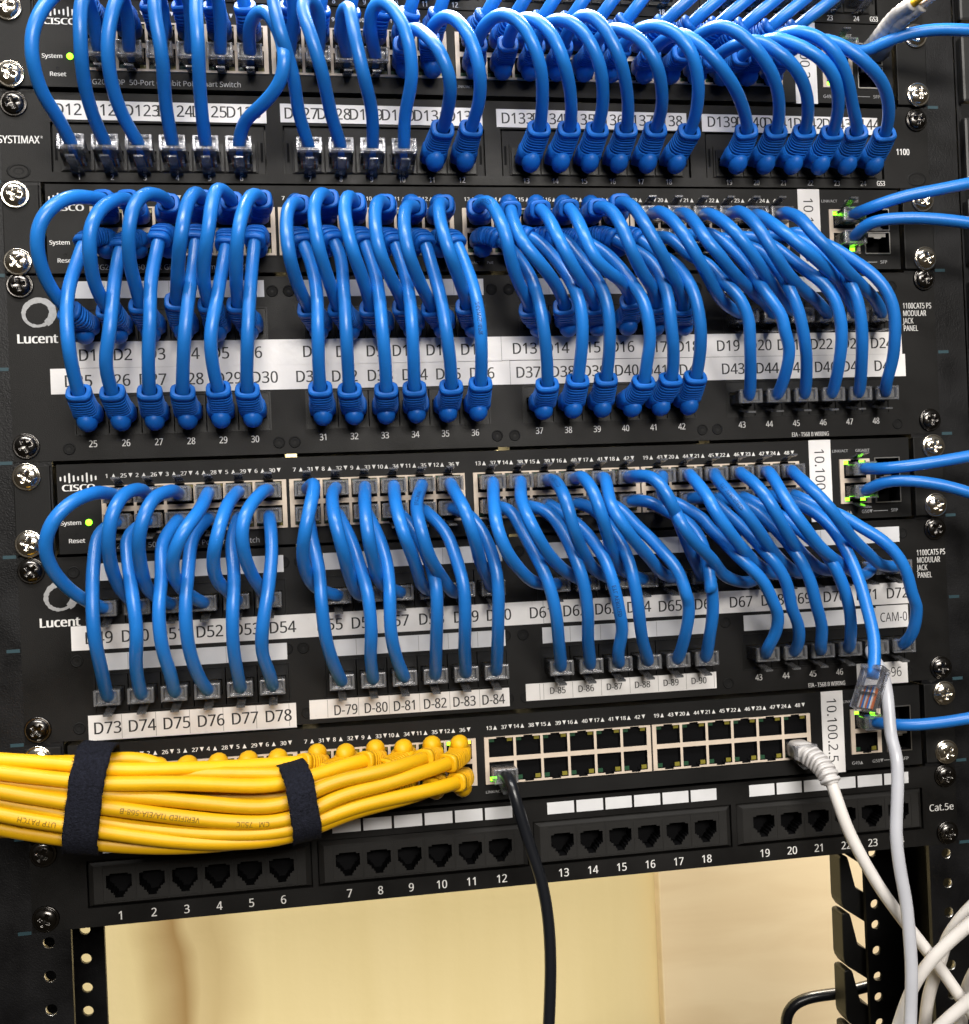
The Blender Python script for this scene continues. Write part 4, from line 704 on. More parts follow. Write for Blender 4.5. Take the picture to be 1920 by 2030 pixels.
'ua':[(193.2,16,421.5),(198.1,22,423.2),(207,28,425.7),(220.9,32,427.7),(230.4,36,426.6),(240.3,38,425.6),(256.1,40,424.1)],
'ub1':[(184.6,16,336.5),(189.5,24.4,338.7),(203.3,31.6,342.2),(220.1,36.4,344.5),(235.5,39.6,346.8),(266.2,42,351.7)],
'ub2':[(183.7,16,327.7),(188.2,24.4,330.8),(202.8,31.6,331.3),(219.4,36.4,329.4),(234.5,39.6,326.7),(264.7,42,320)],
'uc1':[(182.9,16,204.8),(189.9,26.5,204.2),(205.2,34,205.4),(229.3,39,208.4),(259.5,42,212.6)],
'uc2':[(182,16,194.7),(190.8,24.4,197.5),(202.4,31.6,197.2),(217.9,36.4,193.8),(228,39.6,190),(257.9,42,179.3)],
'ud':[(182.8,16,73.5),(195.3,23.5,71.7),(211.3,30,72.9),(224.9,36,75.4),(253.1,42,80.3)],
'black':[(-10.4,16,63.5),(-10.2,21.1,59.4),(-9,24.5,51.5),(-5.5,25.8,37.8),(-2,27.1,24.2),(1.6,28.4,11.4),(3.7,29.6,-5.5),(3.8,30.9,-26.3),(1.4,32.2,-55.7),(-1.1,33.5,-75.6),(-2.9,34.7,-100),(-3.9,36,-137)],
'white':[(141.8,6,60.5),(147.7,13.5,58.4),(151.8,20.8,53.9),(152,26.2,51.1),(153.9,30.6,39.5),(157.9,32.8,24.6),(163.7,34.9,10.5),(173.1,37.1,-7.5),(184.5,39.2,-24.7),(198.6,41.4,-44.9),(211.7,43.5,-65.8),(223,45.7,-83.8),(234.8,47.8,-110.8),(240.9,50,-154.5)],
'grey':[(181.7,16,110.1),(184.8,22.1,103.7),(184.4,28.2,95.5),(182.9,33.1,81.9),(181.2,37.5,66.8),(180.9,41.1,64.6),(180.2,43.8,52),(177.5,46.2,35.3),(175.5,48,22.9),(176,49.8,6),(177.2,51.5,-6.5),(177.3,53.2,-23.2),(176.9,54.5,-39.8),(174.5,55.4,-65.4),(172.8,56.2,-81.4),(169.7,57.1,-114.7),(168.6,58,-148.1)],
'w1':[(233.5,62,5.4),(223.2,58.8,-4.9),(214.7,55.6,-15.8),(208.4,52.5,-22.6),(201.6,49.3,-29.7),(193.3,46.4,-38.9),(187.3,43.6,-47.9),(182.3,41.6,-58.2),(176.5,40.7,-72.9),(174.3,39.8,-80.2),(170.9,38.9,-93.3),(168.9,38,-112.3)],
'w2':[(241,52,10.9),(229.8,49.5,-0),(220.7,47,-11.2),(214.1,44,-18.7),(209.8,40.7,-26.2),(205.7,37.3,-35.8),(204.8,34,-46.5),(202.2,30.7,-57.1),(199.6,29.3,-67),(197.8,28.5,-81),(196.9,28,-88.4),(195.4,28,-101.7),(196.6,28,-121.1)],
'w3':[(246.7,36,-19.4),(236,35.2,-34),(227.4,34.5,-47.9),(221.3,33.5,-57.3),(218.5,32,-66.4),(217.3,30.5,-76.2),(216.4,29.5,-90),(217.1,28.8,-104),(217.5,28,-123.7)],
'w4':[(233.2,60,-31.9),(222.3,57.3,-44.6),(213.6,54.7,-53.2),(209,52,-59),(202.8,50,-64.4),(194.8,48,-71.8),(191,46,-76.7),(184.1,44.7,-84.7),(181.2,43.3,-96.1),(180.4,42,-111.6)],
'wloop':[(264.3,-110,-120.5),(241.1,-110.9,-124.1),(221.9,-111.7,-126.8),(201.7,-112.9,-127.9),(191.3,-114.1,-131.3),(186.8,-115.4,-138.1),(186.4,-116.7,-146.6),(188.3,-118,-156.5)],
'fiber1':[(204.7,14,434.1),(203.1,32,434.2),(206.7,48,435.3),(211.9,60,438.2)],
'fiber2':[(207.1,14,432.3),(205.7,32,431.7),(211.8,48,434.7),(215.7,60,436.9)],
'y7':[(-245.3,49,94.3),(-236.7,49,92.5),(-209.3,49,88.9),(-191.8,49,84.8),(-171.3,46,82.9),(-149,40,80.4),(-125.9,32,78.2),(-109.8,28,77.3),(-113.5,27,76.7),(-105.2,25,76.7)],
'y9':[(-244,54,90.4),(-235.6,54,88.3),(-209.2,54,83.1),(-191.1,54,79.7),(-170.7,52,78.4),(-148.6,48,74.9),(-121.8,44,71),(-108.5,39,72.2),(-92.8,33,74.8),(-76.7,26,76.3)],
'y11':[(-245,51,86.1),(-236.6,51,83.5),(-209.8,51.8,78.5),(-193.1,52,74.8),(-178.5,51.4,72.7),(-148.7,50.5,66.9),(-118.2,48.4,62.6),(-98.4,44.8,70.7),(-72.5,40.8,72.9),(-58.8,35,75.2),(-50.4,26,74.8)],
'y12':[(-244,55,83.2),(-235.6,55,80.6),(-209.4,55,73.9),(-192.8,55,70.2),(-171,53.8,65),(-148.9,52,59.9),(-115.3,49.8,56.4),(-93.6,46.2,65),(-72.8,40.8,66.7),(-53.7,35,70.1),(-39.1,26,71.2)],
'y36':[(-245,52,78),(-236.6,52,75.4),(-210,52.8,68.1),(-194.9,53,63.4),(-171.5,52.4,57.7),(-145.4,51.5,53.2),(-115.5,49.4,51.9),(-88.8,45.5,58.8),(-67.8,40.6,60.5),(-46,34.1,61.8),(-34.1,26,62.2)],
'y35':[(-244.6,54,74),(-236.3,54,70.6),(-209.8,54.8,64),(-194.6,55,60.1),(-171.4,53.8,54.2),(-145.5,51.5,49.7),(-115.6,48,48.8),(-88.8,43.5,56.3),(-67.7,38.8,58.5),(-54,33.2,59.6),(-45,26,61.4)],
'y33':[(-246.3,49,66.7),(-237.9,49,63.4),(-211,50,57.1),(-194.3,50,52.9),(-157.2,49,48.5),(-126.6,46,48.8),(-109.3,40,50),(-93.7,36,55.8),(-77.8,32,58.1),(-66.6,26,60.5)],
'finger0':[(215,-90,-30.8),(215.8,-90,-29.7),(218,-90,-29.5),(220.3,-90,-30.4),(220.9,-90,-32.3),(224.9,-90,-50),(232.5,-90,-54.7),(232.1,-90,-73),(217.5,-90,-62.9),(215.4,-90,-59.4),(214.9,-90,-56.5)],
'finger1':[(214.6,-90,-68.7),(215.4,-90,-67.6),(217.6,-90,-67.3),(219.9,-90,-68.3),(220.5,-90,-70.2),(224.5,-90,-87.9),(232.1,-90,-92.7),(231.7,-90,-111),(217.1,-90,-100.7),(215,-90,-97.2),(214.5,-90,-94.4)],
'finger2':[(214.2,-90,-106.5),(215,-90,-105.4),(217.2,-90,-105.2),(219.5,-90,-106.1),(220.1,-90,-108.1),(224.1,-90,-125.8),(231.7,-90,-130.7),(231.3,-90,-148.9),(216.7,-90,-138.5),(214.6,-90,-135),(214.1,-90,-132.2)]}
def V(p): return Vector((p[0], p[1], p[2]))
def catmull(pts, step=1.6):
    P = [pts[0]*2-pts[1]]+pts+[pts[-1]*2-pts[-2]]; out = []
    for i in range(1, len(P)-2):
        p0, p1, p2, p3 = P[i-1:i+3]
        t0 = 0; t1 = t0+max((p1-p0).length, .01)**.5; t2 = t1+max((p2-p1).length, .01)**.5; t3 = t2+max((p3-p2).length, .01)**.5
        n = max(2, int((p2-p1).length/step))
        for k in range(n):
            t = t1+(t2-t1)*k/n
            a1 = p0*((t1-t)/(t1-t0))+p1*((t-t0)/(t1-t0)); a2 = p1*((t2-t)/(t2-t1))+p2*((t-t1)/(t2-t1)); a3 = p2*((t3-t)/(t3-t2))+p3*((t-t2)/(t3-t2))
            b1 = a1*((t2-t)/(t2-t0))+a2*((t-t0)/(t2-t0)); b2 = a2*((t3-t)/(t3-t1))+a3*((t-t1)/(t3-t1))
            out.append(b1*((t2-t)/(t2-t1))+b2*((t-t1)/(t2-t1)))
    out.append(pts[-1]); return out
def smooth(p, it=14, pin=5):
    for _ in range(it):
        q = p[:]
        for i in range(1, len(p)-1):
            w = 0.5 if pin <= i < len(p)-pin else 0.12
            q[i] = p[i]*(1-w)+(p[i-1]+p[i+1])*(w/2)
        p = q
    return p
def resample(p, step):
    L = [0.0]
    for i in range(1, len(p)): L.append(L[-1]+(p[i]-p[i-1]).length)
    n = max(4, int(L[-1]/step)); out = []; j = 0
    for k in range(n+1):
        s = L[-1]*k/n
        while j < len(L)-2 and L[j+1] < s: j += 1
        f = (s-L[j])/max(L[j+1]-L[j], 1e-9); out.append(p[j].lerp(p[j+1], min(max(f, 0), 1)))
    return out, L[-1]
def frames(p, side0):
    T = []
    for i in range(len(p)):
        a = p[max(i-1, 0)]; b = p[min(i+1, len(p)-1)]; T.append((b-a).normalized())
    s = (side0-T[0]*side0.dot(T[0])).normalized(); out = []
    for t in T:
        s = s-t*s.dot(t)
        s = s.normalized() if s.length > 1e-4 else Vector((1, 0, 0)); out.append((t, s, t.cross(s)))
    return out
def tube(mb, p, r, n=12, mi=0, r2=None, side=Vector((1, 0, 0)), caps=True, wob=0.0):
    fr = frames(p, side); vs = []; ph = random.uniform(0, 9)
    for i, (c, (t, s, u)) in enumerate(zip(p, fr)):
        rr = r*(1+wob*math.sin(i*0.55+ph)); ru = (r2 or r)
        for k in range(n):
            a = 2*math.pi*k/n; vs.append(c+s*(rr*math.cos(a))+u*(ru*math.sin(a)))
    fs = [(i*n+k, i*n+(k+1) % n, (i+1)*n+(k+1) % n, (i+1)*n+k) for i in range(len(p)-1) for k in range(n)]
    if caps: fs += [tuple(range(n)), tuple(range(len(vs)-1, len(vs)-n-1, -1))]
    mb.add(vs, fs, mi, True)
def superprof(w, h, n=20, e=3.2):
    o = []
    for k in range(n):
        a = 2*math.pi*k/n; c, s = math.cos(a), math.sin(a)
        f = (abs(c)**e+abs(s)**e)**(-1/e); o.append((w/2*f*c, h/2*f*s))
    return o
def boot_mesh(path, up, style='std', k_=1.0):
    """sleeve swept along the first stretch of the cable path"""
    L = 25.0 if style != 'comb' else 31.0
    if style == 'comb':
        st = [(0, 11.6, 9), (8.5, 11.6, 9.6)]; s = 9.0
        while s < 28: st += [(s, 7.4, 7.2), (s+1.1, 7.4, 7.2), (s+1.2, 11.2-(s-9)*.1, 9.8-(s-9)*.06), (s+2.7, 11.2-(s-9)*.1, 9.8-(s-9)*.06)]; s += 2.85
        st += [(s, 7.2, 7.2), (s+.8, 6.9, 6.9)]
    else:
        st = [(0.5, 12.2, 8.8), (1.5, 12.9, 9.6), (8.0, 13.0, 9.8), (9.6, 12.5, 9.5)]
        s = 10.2
        while s < 20.5: q = (s-10)*0.06; st += [(s, 11.9-q, 9.7), (s+0.95, 11.9-q, 9.7), (s+1.0, 10.5-q, 8.3), (s+1.65, 10.5-q, 8.3)]; s += 1.7
        st += [(s, 11.6, 10.0), (s+1.8, 11.3, 9.8), (s+2.4, 10.2, 8.8), (s+2.5, 7.2, 7.0), (s+1.2, 6.9, 6.8)]
    p, tot = resample(path, 0.5); fr = frames(p, Vector((1, 0, 0)))
    def at(s):
        i = min(len(p)-2, max(0, int(s/ (tot/(len(p)-1))))); f = min(1, s/(tot/(len(p)-1))-i)
        return p[i].lerp(p[i+1], f), fr[i]
    mb = MB(); n = 20; vs = []
    for s, w, h in st:
        c, (t, sd, u) = at(s)
        for a, b in superprof(w*k_, h*k_, n): vs.append(c+sd*a+u*b)
    fs = [(i*n+k, i*n+(k+1) % n, (i+1)*n+(k+1) % n, (i+1)*n+k) for i in range(len(st)-1) for k in range(n)]
    for i in range(len(st)-1):
        steep = abs(st[i+1][1]-st[i][1]) > 0.9*abs(st[i+1][0]-st[i][0])
        o = [vs[i*n+k] for k in range(n)]+[vs[(i+1)*n+k] for k in range(n)]
        mb.add(o, [(k, (k+1) % n, n+(k+1) % n, n+k) for k in range(n)], 0, not steep)
    mb.add([vs[k] for k in range(n)], [tuple(range(n))])
    if style == 'std':                      # rounded hood over the latch
        c, (t, sd, u) = at(6.5); k = 1 if up else -1
        uz = Vector((0, 0, 1)); uz = (uz-t*uz.dot(t)).normalized()*k
        c0 = c+uz*5.0; nn = 14; vs = []; fs = []
        for i in range(9):
            th = math.pi*i/8
            for j in range(nn):
                ph = 2*math.pi*j/nn
                vs.append(c0+t*(6.4*math.cos(th))+sd*(4.7*math.sin(th)*math.cos(ph))+uz*(4.5*math.sin(th)*math.sin(ph)))
        fs = [(i*nn+j, i*nn+(j+1) % nn, (i+1)*nn+(j+1) % nn, (i+1)*nn+j) for i in range(8) for j in range(nn)]
        mb.add(vs, fs, 0, True)
    return mb
def clear_plug_meshes():
    b = MB(); x, z = 5.8, 3.3
    b.plate(-x, x, -z, z, [(-4.7, 4.7, -2.5, 2.6)], 12.6, -9.0, 2.4, 0, 0)
    b.box(-4.4, 4.4, -1.0, -0.4, -2.2, 2.4, 0)                         # inner web seen through the wall
    b.plate(-x-0.3, x+0.3, -z-0.35, z+0.35, [(-4.6, 4.6, -2.4, 2.5)], 13.4, 11.2, 11.3, 1, 1)
    body = b.build('plug', ['clear', 'latch', 'wire'], None, bevel=0.35).data
    l = MB()
    pts = [(-8, -3.6), (-3, -4.6), (2, -5.9), (7, -7.0), (13.5, -7.8)]
    for (d0, z0), (d1, z1) in zip(pts, pts[1:]):
        w0 = 3.0 if d0 < 1 else 2.0; w1 = 3.0 if d1 < 1 else 2.0
        l.add([(-w0, d0, z0), (w0, d0, z0), (w1, d1, z1), (-w1, d1, z1), (-w0, d0, z0-.9), (w0, d0, z0-.9), (w1, d1, z1-.9), (-w1, d1, z1-.9)],
              [(0, 1, 2, 3), (4, 5, 6, 7), (0, 1, 5, 4), (1, 2, 6, 5), (2, 3, 7, 6), (3, 0, 4, 7)])
    lat = l.build('latch', ['latch']).data
    wm = MB()
    for i in range(8): wm.box(-4.0+i*1.02, -3.25+i*1.02, -8.0, 2.6, -1.0, 0.1, i % 3)
    wr = wm.build('wires', ['wire', 'white', 'blue']).data
    for o in list(bpy.data.objects):
        if o.data in (body, lat, wr): bpy.data.objects.remove(o)
    return body, lat, wr
PLUG, LATCH, WIRES = clear_plug_meshes()
def clear_plug(root, pos, out, up, roll=0.0, wires=False):
    """pos: socket face centre (x, d, z); out: direction away from the socket, in (x, d, z)"""
    o = link('plug', PLUG, root); la = link('latch', LATCH, o); parts = [o]
    if wires: link('wires', WIRES, o)
    yv = -Vector((out[0], -out[1], out[2])).normalized()          # local +Y = into the socket (world)
    zv = Vector((0, 0, 1 if not up else -1)); zv = (zv-yv*zv.dot(yv)).normalized()
    xv = yv.cross(zv)
    m = Matrix(((xv.x, yv.x, zv.x, pos[0]*S), (xv.y, yv.y, zv.y, -pos[1]*S), (xv.z, yv.z, zv.z, pos[2]*S), (0, 0, 0, 1)))
    o.matrix_world = Matrix.Translation(-root.location) @ m
    return o
NCAB = [0]
def cable(name, label, group, pts, ends, r=3.05, cordmat='blue', bootmat='blue_boot', flat=None, wob=0.012, cat='patch cable', trim=9.0, smooth_it=14):
    """ends: per end None or dict(pos, up, kind 'clear'|'boot'|'comb', out)"""
    root = thing(name, label, cat, group)
    p = [V(q) for q in pts]
    e0, e1 = ends
    def stub(e):
        o = Vector(e.get('out', (0, 1, 0))).normalized(); a = V(e['pos'])
        ds = (1.0, 5.0, 9.5) if e['kind'] != 'clear' else (2.0, 6.0, 10.0)
        return [a+o*k for k in ds]
    if e0:
        s0 = stub(e0); lim = s0[-1]
        while len(p) > 2 and (p[0]-lim).length < trim: p.pop(0)
        p = s0+p
    if e1:
        s1 = stub(e1); lim = s1[-1]
        while len(p) > 5 and (p[-1]-lim).length < trim: p.pop()
        p = p+s1[::-1]
    path = smooth(catmull(p), smooth_it)
    path, tot = resample(path, 2.2)
    JOBS.append([root, path, ends, r, cordmat, bootmat, flat, wob])
    return root, JOBS[-1]
JOBS = []
def relax(rounds=40):
    for jb in JOBS:
        jb += [list(jb[1]), [Vector((0, 0, 0))]*len(jb[1])]
    """cords are solid: push crossing cords apart, mostly in depth"""
    from mathutils.kdtree import KDTree
    eye = Vector((-102.8, 543.57, 188.6))
    for it in range(rounds):
        pts = [(ji, pi, p) for ji, jb in enumerate(JOBS) if jb[4] != 'yellow' for pi, p in enumerate(jb[1])]
        kd = KDTree(len(pts))
        for i, (_, _, p) in enumerate(pts): kd.insert(p, i)
        kd.balance(); mv = {}
        for i, (ji, pi, p) in enumerate(pts):
            jb = JOBS[ji]; n = len(jb[1])
            pin0 = 6 if jb[2][0] else 0; pin1 = 6 if jb[2][1] else 0
            if pi < pin0 or pi >= n-pin1: continue
            acc = Vector((0, 0, 0)); c = 0
            for q, k, dist in kd.find_range(p, jb[3]+3.6):
                jk, pk, _ = pts[k]
                if jk == ji: continue
                need = jb[3]+JOBS[jk][3]+0.15
                if dist >= need: continue
                v = p-q; ray = (eye-p).normalized(); along = v.dot(ray); lat = v-ray*along
                sgn = 1 if along > 0 or (abs(along) < 1e-3 and ji > jk) else -1
                want = math.sqrt(max(0, need*need-lat.length_squared))
                acc += ray*(sgn*min(0.9, (want-abs(along))*0.4)); c += 1
            if c: mv[(ji, pi)] = acc/c
        for (ji, pi), d in mv.items():
            JOBS[ji][9][pi] = JOBS[ji][9][pi]+d
        for jb in JOBS:
            p0 = 5 if jb[2][0] else 0; p1 = 5 if jb[2][1] else 0; D = jb[9]
            for _ in range(3):
                q = D[:]
                for i in range(max(1, p0), len(D)-max(1, p1)): q[i] = D[i]*0.5+(D[i-1]+D[i+1])*0.25
                D = q
            jb[9] = D; jb[1] = [a+b for a, b in zip(jb[8], D)]
            for q in jb[1]:
                if -50 < q.y < 4.5: q.y = 4.5
def build_cables():
    for root, path, (e0, e1), r, cordmat, bootmat, flat, wob, _p, _d in JOBS:
        mb = MB(); tube(mb, path, r, 12, 0, flat, wob=wob); mb.build('cord', [cordmat], root)
        for e, q in ((e0, path), (e1, path[::-1])):
            if not e: continue
            if e['kind'] == 'clear': clear_plug(root, e['pos'], e.get('out', (0, 1, 0)), e['up'], wires=e.get('wires', False))
            else:
                bm = boot_mesh(q, e['up'], 'std' if e['kind'] == 'boot' else e['kind'], e.get('bs', 1.0)); bm.build('boot', [bootmat], root)
                if e['kind'] == 'comb': clear_plug(root, e['pos'], (0, 1, 0), e['up'])
def sw_end(base, k, boot):
    x, z, up = sw_port(k); return dict(pos=(x, 1.5, base+z), up=up, kind='boot' if boot else 'clear', bs=0.9)
def pn_end(panel, base, k, boot):
    if panel == 'S': return dict(pos=(jx('S', k), 0.5 if boot else 6.0, base+10.6), up=False, kind='boot' if boot else 'clear', out=(0, 1, 0.30), wires=True)
    z = 63.8 if k <= 24 else 22.2
    return dict(pos=(jx(panel, k), 0.5, base+z), up=False, kind='boot' if boot else 'clear')
GA, GB, GC, GY = "blue cables looping down from the top switch", "blue cables below the second switch", "blue cables below the third switch", "yellow cables of the strapped bundle"
for k in range(1, 25):
    b = k >= 11
    cable('patch_cable', f"blue {'booted' if b else 'clear plug'} cable looping from top switch into single row panel at label D{120+k}", GA, CAB[f'a{k}'],
          (sw_end(ZA, 24+k, b), pn_end('S', ZS, k, b)), smooth_it=10)
for k in range(1, 25):                      # cables climbing from the top switch to the panel above the frame
    x, z, up = sw_port(k); xe = jx('S', k)
    p = [(x+(xe-x)*0.04, 22, ZA+z-0.5), (x+(xe-x)*0.22, 31, ZA+z+6), (x+(xe-x)*0.5, 32, ZA+z+17), (xe-(xe-x)*0.1, 24, 444.5+20)]
    cable('patch_cable', f"dark blue cable climbing from upper port {k} of the top switch out of the photo", "blue cables climbing past the top edge", p,
          (sw_end(ZA, k, True), dict(pos=(xe, 0.5, 444.5+11.3), up=False, kind='clear', out=(0, 1, .3))), trim=3)
for k in range(1, 49):
    _r, _ = cable('patch_cable', f"blue {'booted' if (k <= 18 or 25 <= k <= 42) else 'clear plug'} cable from the second switch entering the upper panel jack labelled D{k}", GB, CAB[f'b{k}'],
          (sw_end(ZB, k, k <= 18 or 25 <= k <= 42), pn_end('L1', ZL1, k, k <= 18 or 25 <= k <= 42)), smooth_it=8); _r['src'] = f'b{k}'
for k in range(1, 49):
    if k == 47:
        pts = CAB['c47']; root, path = cable('patch_cable', "blue cable hanging unplugged, clear plug dangling before the D-96 label and grey flat cable", GC, pts, (sw_end(ZC, k, False), None))
        DANGLE = root; continue
    if k <= 24: lb = f"blue clear plug cable entering the lower panel jack labelled D{48+k}"
    elif k <= 30: lb = f"blue clear plug cable entering the jack above label D{48+k} at the left"
    elif k <= 42: lb = f"blue clear plug cable entering the jack above small label D-{48+k}"
    elif k < 48: lb = f"blue clear plug cable entering the lower panel jack above printed number {k}"
    else: lb = "rightmost long blue cable passing the CAM-0 label into the jack above D-96"
    _r, _ = cable('patch_cable', lb, GC, CAB[f'c{k}'], (sw_end(ZC, k, False), pn_end('L2', ZL2, k, False)), smooth_it=8); _r['src'] = f'c{k}'
# uplinks leaving to the right
for key, base, k, lb in (('ua', ZA, 0, "blue cable leaving the top switch to the right beside the grey fibre boots"), ('ub1', ZB, 0, "upper blue cable leaving the second switch towards the right edge"),
                         ('ub2', ZB, 1, "lower blue cable leaving the second switch towards the right edge"), ('uc1', ZC, 0, "upper blue cable leaving the third switch towards the right edge"),
                         ('uc2', ZC, 1, "lower blue cable leaving the third switch towards the right edge"), ('ud', ZD, 0, "blue cable leaving the bottom switch to the right behind the grey flat cable")):
    z = 27.25 if k == 0 else 15.2
    cable('patch_cable', lb, "blue cables leaving to the right", CAB[key], (dict(pos=(186.4, 1.5, base+z), up=k == 0, kind='clear'), None))
# single cables
cable('patch_cable', "black cable hanging from the lower port 37 down across the open wall", None, CAB['black'], (sw_end(ZD, 37, False), None), r=2.9, cordmat='blackcord', wob=0.004)
cable('patch_cable', "white cable with ribbed boot in the lower port 48 of the bottom switch", None, CAB['white'], (dict(pos=(port_x(24), 1.5, ZD+15.3), up=False, kind='comb'), None), r=3.05, cordmat='white', bootmat='white_boot', wob=0.004, trim=12)
cable('flat_cable', "grey flat cable dropping from behind the dangling plug to the bottom edge", None, CAB['grey'], (pn_end('L2', ZL2, 47, False), None), r=3.05, flat=2.2, cordmat='grey', wob=0.0, cat='flat cable')
for key, lb in (('w1', "white cable rising right and crossing under the ribbed boot cable"), ('w2', "white cable running down right of the grey flat cable"),
                ('w3', "short white cable entering at the right edge near the bottom corner"), ('w4', "white cable with dark printed letters at the bottom right corner")):
    cable('white_cable', lb, "loose white cables at the bottom right", CAB[key], (None, None), r=3.1, cordmat='white', wob=0.0, cat='cable')
cable('power_cord', "black cord curving out from behind the plastic cable fingers", None, CAB['wloop'], (None, None), r=3.6, cordmat='blackcord', wob=0.0, cat='cord')
# yellow bundle
YP = {}
front = {7: 'y7', 9: 'y9', 11: 'y11', 12: 'y12', 36: 'y36', 35: 'y35', 33: 'y33'}
ylab = lambda k: f"yellow cable in the {'upper' if k <= 24 else 'lower'} row of the bottom switch at printed number {k}"
for k, key in front.items():
    e = sw_end(ZD, k, True)
    root, path = cable('patch_cable', ylab(k), GY, CAB[key], (None, e), r=3.35, cordmat='yellow', bootmat='yellow_boot', wob=0.008, smooth_it=60); YP[k] = (root, path)
S1 = Vector((-202, 44, 72)); S2 = Vector((-114, 38, 64))
rest = [8, 10, 6, 5, 4, 3, 2, 1, 36-2, 32, 31, 30, 29, 28, 27, 26, 25]
for i, k in enumerate(rest):
    x, z, up = sw_port(k); row = i % 6; colm = i//6
    d1 = 45.5-6.2*colm; z1 = 86.0-5.2*row-(2.5 if colm % 2 else 0); z2 = 74.5-4.4*row-(2 if colm % 2 else 0); d2 = 39-5.2*colm
    pts = [(-262, d1, z1+4), (-245, d1, z1+3), (-222, d1, z1+1), (-202, d1, z1)]
    if x > -110: pts += [(-170, d1-2, (z1*2+z2)/3-1.5), (-140, d2+2, (z1+2*z2)/3-1), (-114, d2, z2), (x-14, 27, ZD+z+(-1 if up else 2)*2)]
    elif x > -160: pts += [(-178, d1-3, z1-2), (x-14, 29, ZD+z-(3 if up else -2))]
    else: pts = [(-262, 34-3*(i % 3), 84-4.0*row), (-245, 34-3*(i % 3), 83-4*row), (-222, 34-3*(i % 3), 81-4.0*row), (min(-207, x-12), 32, (z1+ZD+z-6)/2)]
    cable('patch_cable', ylab(k), GY, pts, (None, dict(pos=(x, 1.5, ZD+z), up=up, kind='boot')), r=3.2, cordmat='yellow', bootmat='yellow_boot', smooth_it=18, trim=4)
relax(); build_cables()
pth = [j[1] for j in JOBS if j[0] == DANGLE][0]
tt = ((pth[-1]-pth[-4]).normalized()+Vector((-0.30, 0.05, -0.15))).normalized()
clear_plug(DANGLE, pth[-1]+tt*7.5, -tt, False, wires=True)
# printing on the yellow sheath, reading upside down as the cables lie
def on_cord(path, r, s0, ang):
    p, tot = resample(path, 1.0); fr = frames(p, Vector((0, 1, 0)))
    def wrap(u, v):
        s = min(max(s0-u, 0), tot-1.01); i = int(s); f = s-i; c = p[i].lerp(p[i+1], f); t, sd, up = fr[i]
        a = ang-(v/r)
        upv = Vector((0, 0, 1)); upv = (upv-t*upv.dot(t)).normalized(); out = Vector((0, 1, 0)); out = (out-t*out.dot(t)).normalized()
        q = c+(out*math.cos(a)+upv*math.sin(a))*(r+0.06); return (q.x, q.y, q.z)
    return wrap
M['sheath_print'] = mat('olive_print', (0.17, 0.11, 0.006), 0.6)
rt, pth = YP[12]; pth = pth[1]
txt(rt, 'sheath_lettering', 'sheath_print', 'VERIFIED TIA/EIA-568-B', 0, 0, 0, 2.3, 0.95, 0, 0, 'LEFT', on_cord(pth, 3.47, 92, 0.1))
txt(rt, 'sheath_lettering', 'sheath_print', 'CM   75\u00b0C', 0, 0, 0, 2.3, 0.95, 0, 0, 'LEFT', on_cord(pth, 3.47, 122, 0.0))
rt, pth = YP[35]; pth = pth[1]
txt(rt, 'sheath_lettering', 'sheath_print', 'UTP PATCH', 0, 0, 0, 2.3, 0.95, 0, 0, 'LEFT', on_cord(pth, 3.47, 33, 0.1))
# faint dark printing along a few blue sheaths
M['blue_print'] = mat('dark_blue_print', (0.004, 0.035, 0.15), 0.6)
for lab_, s, st in (('c11', '24AWG/4PR', 26), ('c15', 'ETL VERIFIED', 24), ('c39', 'ETL VERIFIED', 62), ('b13', 'ETL VERIFIED', 30), ('b36', '24AWG/4PR', 60), ('c21', 'ETL VERIFIED', 38)):
    job = [j for j in JOBS if j[0].get('src') == lab_][0]
    p_, tot_ = resample(job[1], 1.0); fr_p = frames(p_, Vector((0, 1, 0)))
    def wrap_(u, v, p_=p_, fr_p=fr_p, st=st, r=job[3]):
        sv = min(max(st+u, 0), len(p_)-2.01); i = int(sv); c = p_[i].lerp(p_[i+1], sv-i); tt_ = fr_p[i][0]
        out = (Vector((-102.8, 543.6, 188.6))-c); out = (out-tt_*out.dot(tt_)).normalized(); sd = tt_.cross(out)
        a = v/r; q = c+(out*math.cos(a)-sd*math.sin(a))*(r*1.012+0.05); return (q.x, q.y, q.z)
    txt(job[0], 'sheath_lettering', 'blue_print', s, 0, 0, 0, 1.9, 0.95, 0, 0, 'LEFT', wrap_)
